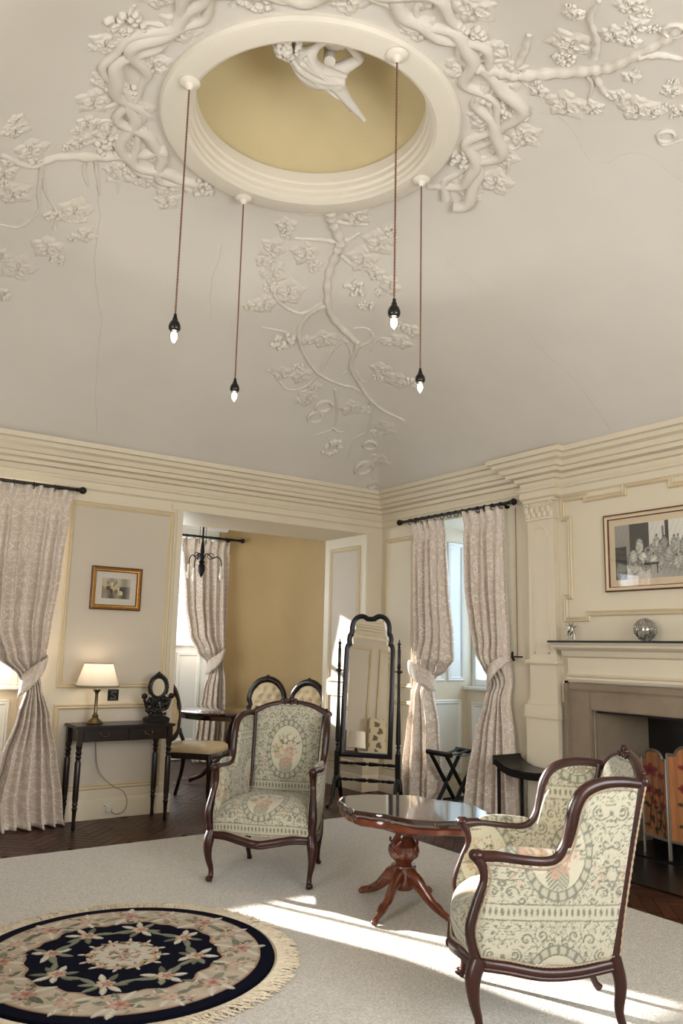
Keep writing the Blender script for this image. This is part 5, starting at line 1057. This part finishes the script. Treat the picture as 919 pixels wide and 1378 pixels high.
def spray(cx, cy, R, a0, big=True, cols=(pk, pk2, wh)):
    for k in range(7 if big else 4):
        a = a0+2*PI*k/(7 if big else 4)+rr.normal(0, .15); leafp(Pp, C, cx+R*.3*math.cos(a), cy+R*.3*math.sin(a), R*rr.uniform(.9, 1.25), R*.20, a+rr.normal(0, .2), sage*rr.uniform(.5, 1.0) if k % 3 else wh*.9)
    petals(Pp, C, cx, cy, R*.62, 6, cols[0], cols[2], a0); petals(Pp, C, cx+R*.1, cy-R*.05, R*.34, 5, cols[1], cols[0]*.85, a0+1)
for k in range(16):
    a = 2*PI*k/16; spray(RR*.765*math.cos(a), RR*.765*math.sin(a), (.085 if k % 2 else .072), a, True, (pk, pk2, wh) if k % 2 else (pk2, wh, cr_))
for k in range(32):
    a = 2*PI*(k+.5)/32; q = .70 if k % 2 else .835; spray(RR*q*math.cos(a), RR*q*math.sin(a), .032, a*3, False, (pk2, cr_, wh))
for k in range(8):
    a = 2*PI*k/8+.2; q = .475; spray(RR*q*math.cos(a), RR*q*math.sin(a), .072, a+1, True, (lin(190, 158, 132), pk, wh))
    leafp(Pp, C, RR*q*math.cos(a+.12), RR*q*math.sin(a+.12), .10, .014, a+2.2, sage*.8); leafp(Pp, C, RR*q*math.cos(a-.12), RR*q*math.sin(a-.12), .10, .014, a-2.2, sage*.8)
m_ = r_ < .205+.02*np.cos(8*th_); C[m_] = wh*.88; C[np.abs(r_-.205-.02*np.cos(8*th_)) < .014] = lin(180, 150, 112)
for k in range(12): a = 2*PI*k/12; spray(RR*.225*math.cos(a), RR*.225*math.sin(a), .034, a, False, (pk2, wh, cr_))
for k in range(6): a = 2*PI*k/6; spray(RR*.09*math.cos(a), RR*.09*math.sin(a), .034, a, False, (pk, pk2, wh))
spray(0, 0, .05, .3); lum = C.mean(1); C *= (1+rr.normal(0, .05, len(C)))[:, None]; Hh = .013+.0035*np.clip(lum*3, 0, 1); Hh = np.where(r_ > .995, .002, Hh)
A = np.dstack([Pg, Hh.reshape(nt_, nr)]); G().grid(A, c=np.clip(C, .003, 1).reshape(nt_, nr, 3), wrap=True).build('pile', K['rug'], t, ang=180, fix=False)
g = G().lathe([(RR, .002), (RR+.02, .004), (RR+.02, .001)], 96, cap=False); g.build('binding', K['fringe'], t)
g = G(); rr = np.random.default_rng(5)
for i in range(900):
    a = 2*PI*i/900+rr.normal(0, .002); L = rr.uniform(.075, .105); da = rr.normal(0, .05); P = [((RR+.01+L*f)*math.cos(a+da*f*f), (RR+.01+L*f)*math.sin(a+da*f*f), .004+.006*math.sin(PI*f)*rr.uniform(.5, 1.4)) for f in (0, .35, .7, 1)]
    g.tube(P, [.0035, .003, .0028, .002], 4, cap=False)
o = g.build('fringe', K['fringe'], t, ang=80); o['kind'] = 'stuff'

# ---------------------------------------------------------------- pendant lamps
def make_pendant(zb, label):
    t = thing('pendant_lamp', label, 'lamp', (0, 0, 0), 0, 'bare-bulb pendant lamps'); L = 3.962-zb
    G().lathe([(0, L), (.045, L), (.05, L-.008), (.042, L-.016), (.025, L-.022), (.018, L-.035), (.008, L-.045), (0, L-.045)], 28).build('ceiling_rose', K['ring'], t, ang=40)
    k = int(L/.006); zz = np.linspace(L-.04, .115, k); ph_ = zz*2*PI/.03
    for s in (0, PI): G().tube(np.c_[.0022*np.cos(ph_+s), .0022*np.sin(ph_+s), zz], .0026, 5, upv=(1, 0, 0)).build('cord', K['cord'], t, ang=180)
    G().lathe([(0, .135), (.007, .132), (.008, .118), (.012, .112), (.012, .104), (.020, .094), (.026, .080), (.027, .066), (.023, .056), (.018, .052), (.016, .052)], 24).build('bulb_holder', K['black'], t, ang=35)
    G().lathe([(.012, .056), (.017, .045), (.0195, .032), (.018, .018), (.013, .007), (.006, -.002), (0, -.004)], 20).build('bulb', K['crystal'], t, ang=80)
    G().lathe([(0, .05), (.0125, .042), (.0145, .030), (.013, .018), (.008, .008), (0, .004)], 12).build('filament', K['bulb'], t, ang=80)
    l = bpy.data.lights.new('pendant_light', 'POINT'); l.energy = 1.2; l.color = (1, .80, .56); l.shadow_soft_size = .02; lo = bpy.data.objects.new('pendant_light', l); COL.objects.link(lo); lo.parent = t; lo.location = (0, 0, -.03)
    return t
for (x_, y_), zb, lb in (((-3.747, -3.314), 2.672, 'pendant bulb furthest left, hanging on a brown twisted cord'), ((-3.08, -2.60), 2.717, 'lower pendant bulb hanging second from the left'), ((-3.078, -4.03), 2.672, 'higher pendant bulb of the right-hand pair'), ((-2.37, -3.37), 2.717, 'lower pendant bulb furthest right')):
    p = make_pendant(zb, lb); p.location = (x_, y_, zb)

# ---------------------------------------------------------------- alcove chandelier
t = thing('chandelier', 'small black wrought-iron chandelier with scrolled arms in the alcove', 'chandelier', (-1.53, 1.05, 0))
G().tube([(0, 0, 2.40), (0, 0, 2.95)], .010, 8).lathe([(0, 2.95), (.05, 2.95), (.05, 2.93), (.015, 2.91)], 16).build('rod', K['iron'], t)
for s in (-1, 1):
    G().tube([(s*.035, 0, 2.40), (s*.035, 0, 2.95)], .003, 5).build('chain', K['iron'], t)
G().lathe([(0, 2.05), (.012, 2.07), (.034, 2.12), (.036, 2.17), (.022, 2.20), (.034, 2.215), (.018, 2.235), (.030, 2.26), (.018, 2.29), (.022, 2.33), (.012, 2.42), (0, 2.43)], 18).build('hub', K['iron'], t, ang=50)
for k in range(3):
    a = math.radians(-33+120*k); ca, sa = math.cos(a), math.sin(a); lp = [(.02, 2.27), (.05, 2.30), (.09, 2.27), (.12, 2.255), (.15, 2.27), (.18, 2.255), (.20, 2.22), (.205, 2.17)]
    G().tube(cat(np.array([(r*ca, r*sa, z) for r, z in lp]), 5), .006, 6).build('arm', K['iron'], t, ang=80)
    G().tube([(.09*ca+.035*math.cos(q)*ca, .09*sa+.035*math.cos(q)*sa, 2.275+.03*math.sin(q)) for q in np.linspace(0, 2*PI, 15)[:-1]], .004, 6, closed=True, upv=(0, 0, 1) if False else (-sa, ca, 0)).build('scroll', K['iron'], t, ang=80)
    G().lathe([(0, 2.175), (.012, 2.17), (.014, 2.12), (.010, 2.11)], 10, (.205*ca, .205*sa, 0)).build('bulb_holder', K['plastic'], t)
    G().lathe([(.010, 2.115), (.020, 2.09), (.022, 2.065), (.014, 2.035), (0, 2.02)], 12, (.205*ca, .205*sa, 0)).build('bulb', K['plastic'], t, ang=80)

# ---------------------------------------------------------------- plaster cherub flying out of the dome
t = thing('plaster_cherub', 'white plaster figure with curly hair and a trailing leg, flying inside the ceiling oculus', 'sculpture', (-3.13, -3.62, 4.13))
F0 = np.array([-3.13, -3.62, 4.13])
jt = [(-3.13, -3.565, 4.12), (-3.22, -3.592, 4.10), (-3.31, -3.615, 4.10), (-3.37, -3.64, 4.09), (-3.41, -3.665, 4.08), (-3.05, -3.545, 4.10), (-3.00, -3.522, 4.09), (-2.92, -3.492, 4.08), (-2.86, -3.470, 4.075), (-2.83, -3.455, 4.07),
      (-3.10, -3.63, 4.14), (-3.05, -3.72, 4.16), (-3.14, -3.76, 4.14), (-3.20, -3.79, 4.12), (-3.36, -3.56, 4.11), (-3.43, -3.56, 4.10), (-3.29, -3.70, 4.12), (-3.27, -3.78, 4.11), (-3.22, -3.83, 4.10)]
ed = [(0, 1), (1, 2), (2, 3), (3, 4), (0, 5), (5, 6), (6, 7), (7, 8), (8, 9), (0, 10), (10, 11), (11, 12), (12, 13), (2, 14), (14, 15), (2, 16), (16, 17), (17, 18)]
rd = [.044, .038, .046, .020, .032, .038, .030, .022, .013, .012, .034, .028, .018, .012, .018, .013, .018, .014, .013]
V, F = skin_mesh(np.array(jt)-F0, ed, rd, 2); rgz = np.random.default_rng(8); G().add(V, F).build('body', K['plaster'], t, ang=180)
g = G()
for i in range(90):
    a, b = rgz.uniform(0, 6.28), rgz.uniform(0, PI); g.ball((-.300+.056*math.sin(b)*math.cos(a), -.045+.056*math.sin(b)*math.sin(a), -.050+.050*math.cos(b)), rgz.uniform(.012, .019), 6)
g.build('hair', K['plaster'], t, ang=80)
g = G(); g.ball((-.325, -.005, -.075), .012, 8).ball((-.35, -.03, -.06), .007, 6).ball((-.34, -.045, -.075), .007, 6).ball((-.30, -.0, -.085), .009, 8); g.build('face', K['plaster'], t, ang=80)
A = np.zeros((30, 12, 3))
for i in range(30):
    f = i/29; base = np.array([-.24+.30*f, .01+.06*math.sin(f*3), -.03])
    for j in range(12): q = j/11-.5; A[i, j] = base+np.array([q*.03, q*(.11+.05*math.sin(f*PI)), -.035*math.cos(q*PI)-.010*math.sin(q*22+f*5)])
o = G().grid(A).build('drapery', K['plaster'], t, ang=180); o.modifiers.new('th', 'SOLIDIFY').thickness = .008
for k in range(6):
    a_ = -.95+.27*k; L_ = .17-.012*k; rot_ = Matrix.Rotation(a_, 3, 'Z'); ctr = Vector((-.16, -.09, -.01+.012*k))+rot_ @ Vector((L_*.55, 0, 0))
    G().ball(tuple(ctr), 1.0, 10, (L_*.55, .024, .016), rot=rot_).build('wing_feather', K['plaster'], t, ang=180)
for k in range(7):
    u_ = np.linspace(0, 1, 18); off_ = (k-3)*.013
    P = np.c_[-.20+.40*u_, .035+.095*u_+off_*(1-.5*u_)+.012*np.sin(u_*7+k)-.03*(1-u_), -.048+.0*u_-.012*np.cos(k*2.1+u_*6)+.010*u_]
    G().tube(P, .011*(1-.6*u_)+.002, 6).build('drapery_fold', K['plaster'], t, ang=180)
G().tube([(-.05, -.02, .0), (-.03, .02, .16), (0, .05, .30)], .03, 8).build('support_rod', K['plaster'], t)

# ---------------------------------------------------------------- far side of the room, seen in the cheval mirror
t = thing('bed', 'bed against the left wall whose leaf-patterned headboard shows in the cheval mirror', 'bed', (RX+.02, -3.57, .013), 0)
g = G(); n1, n2 = 150, 130; A = np.zeros((n1, n2, 3))
for i, u in enumerate(np.linspace(-.8, .8, n1)):
    for j, v in enumerate(np.linspace(.30, 1.32, n2)): A[i, j] = (.085+.012*(1-abs(u/.8)**8), u, v)
Pp = np.c_[A[..., 1].ravel(), A[..., 2].ravel()]; C = np.tile(lin(200, 184, 154), (len(Pp), 1)); rr = np.random.default_rng(6)
for i in range(15):
    for j in range(12): leafp(Pp, C, -.8+i*.11+.05*(j % 2)+rr.normal(0, .01), .32+j*.11, .115, .030, rr.uniform(.2, 1.2) if (i+j) % 2 else rr.uniform(2.0, 2.9), lin(96, 82, 66))
h = G().grid(A, c=C.reshape(n1, n2, 3)).build('headboard', K['art'], t, fix=False); G().box(0, .080, -.80, .80, .0, 1.32).build('headboard_frame', K['mount'], t, bevel=.01)
G().box(.10, 1.50, -.76, .76, .12, .34).build('bed_base', K['linen'], t, bevel=.02); G().box(.10, 1.52, -.78, .78, .34, .58).build('mattress', K['linen'], t, bevel=.06)
t = thing('bedside_table', 'small bedside table beside the patterned headboard', 'table', (RX+.30, -2.49, .013)); G().box(-.22, .22, -.20, .20, .52, .55).box(-.19, .19, -.18, .18, .10, .52).build('cabinet', K['wood'], t, bevel=.006)
for a_ in (-1, 1):
    for b__ in (-1, 1): G().tube([(a_*.17, b__*.17, 0), (a_*.17, b__*.17, .12)], .015, 8).build('leg', K['wood'], t)
t = thing('bedside_lamp', 'bedside lamp with a plain pale drum shade, seen in the cheval mirror', 'lamp', (RX+.30, -2.49, .563))
G().lathe([(0, 0), (.08, 0), (.08, .02), (.03, .05), (.04, .10), (.045, .18), (.02, .26), (.01, .30), (0, .30)], 24).build('base', K['brass'], t, ang=50)
G().lathe([(.150, .27), (.125, .52)], 40, cap=False).build('lamp_shade', K['lining'], t, ang=80)
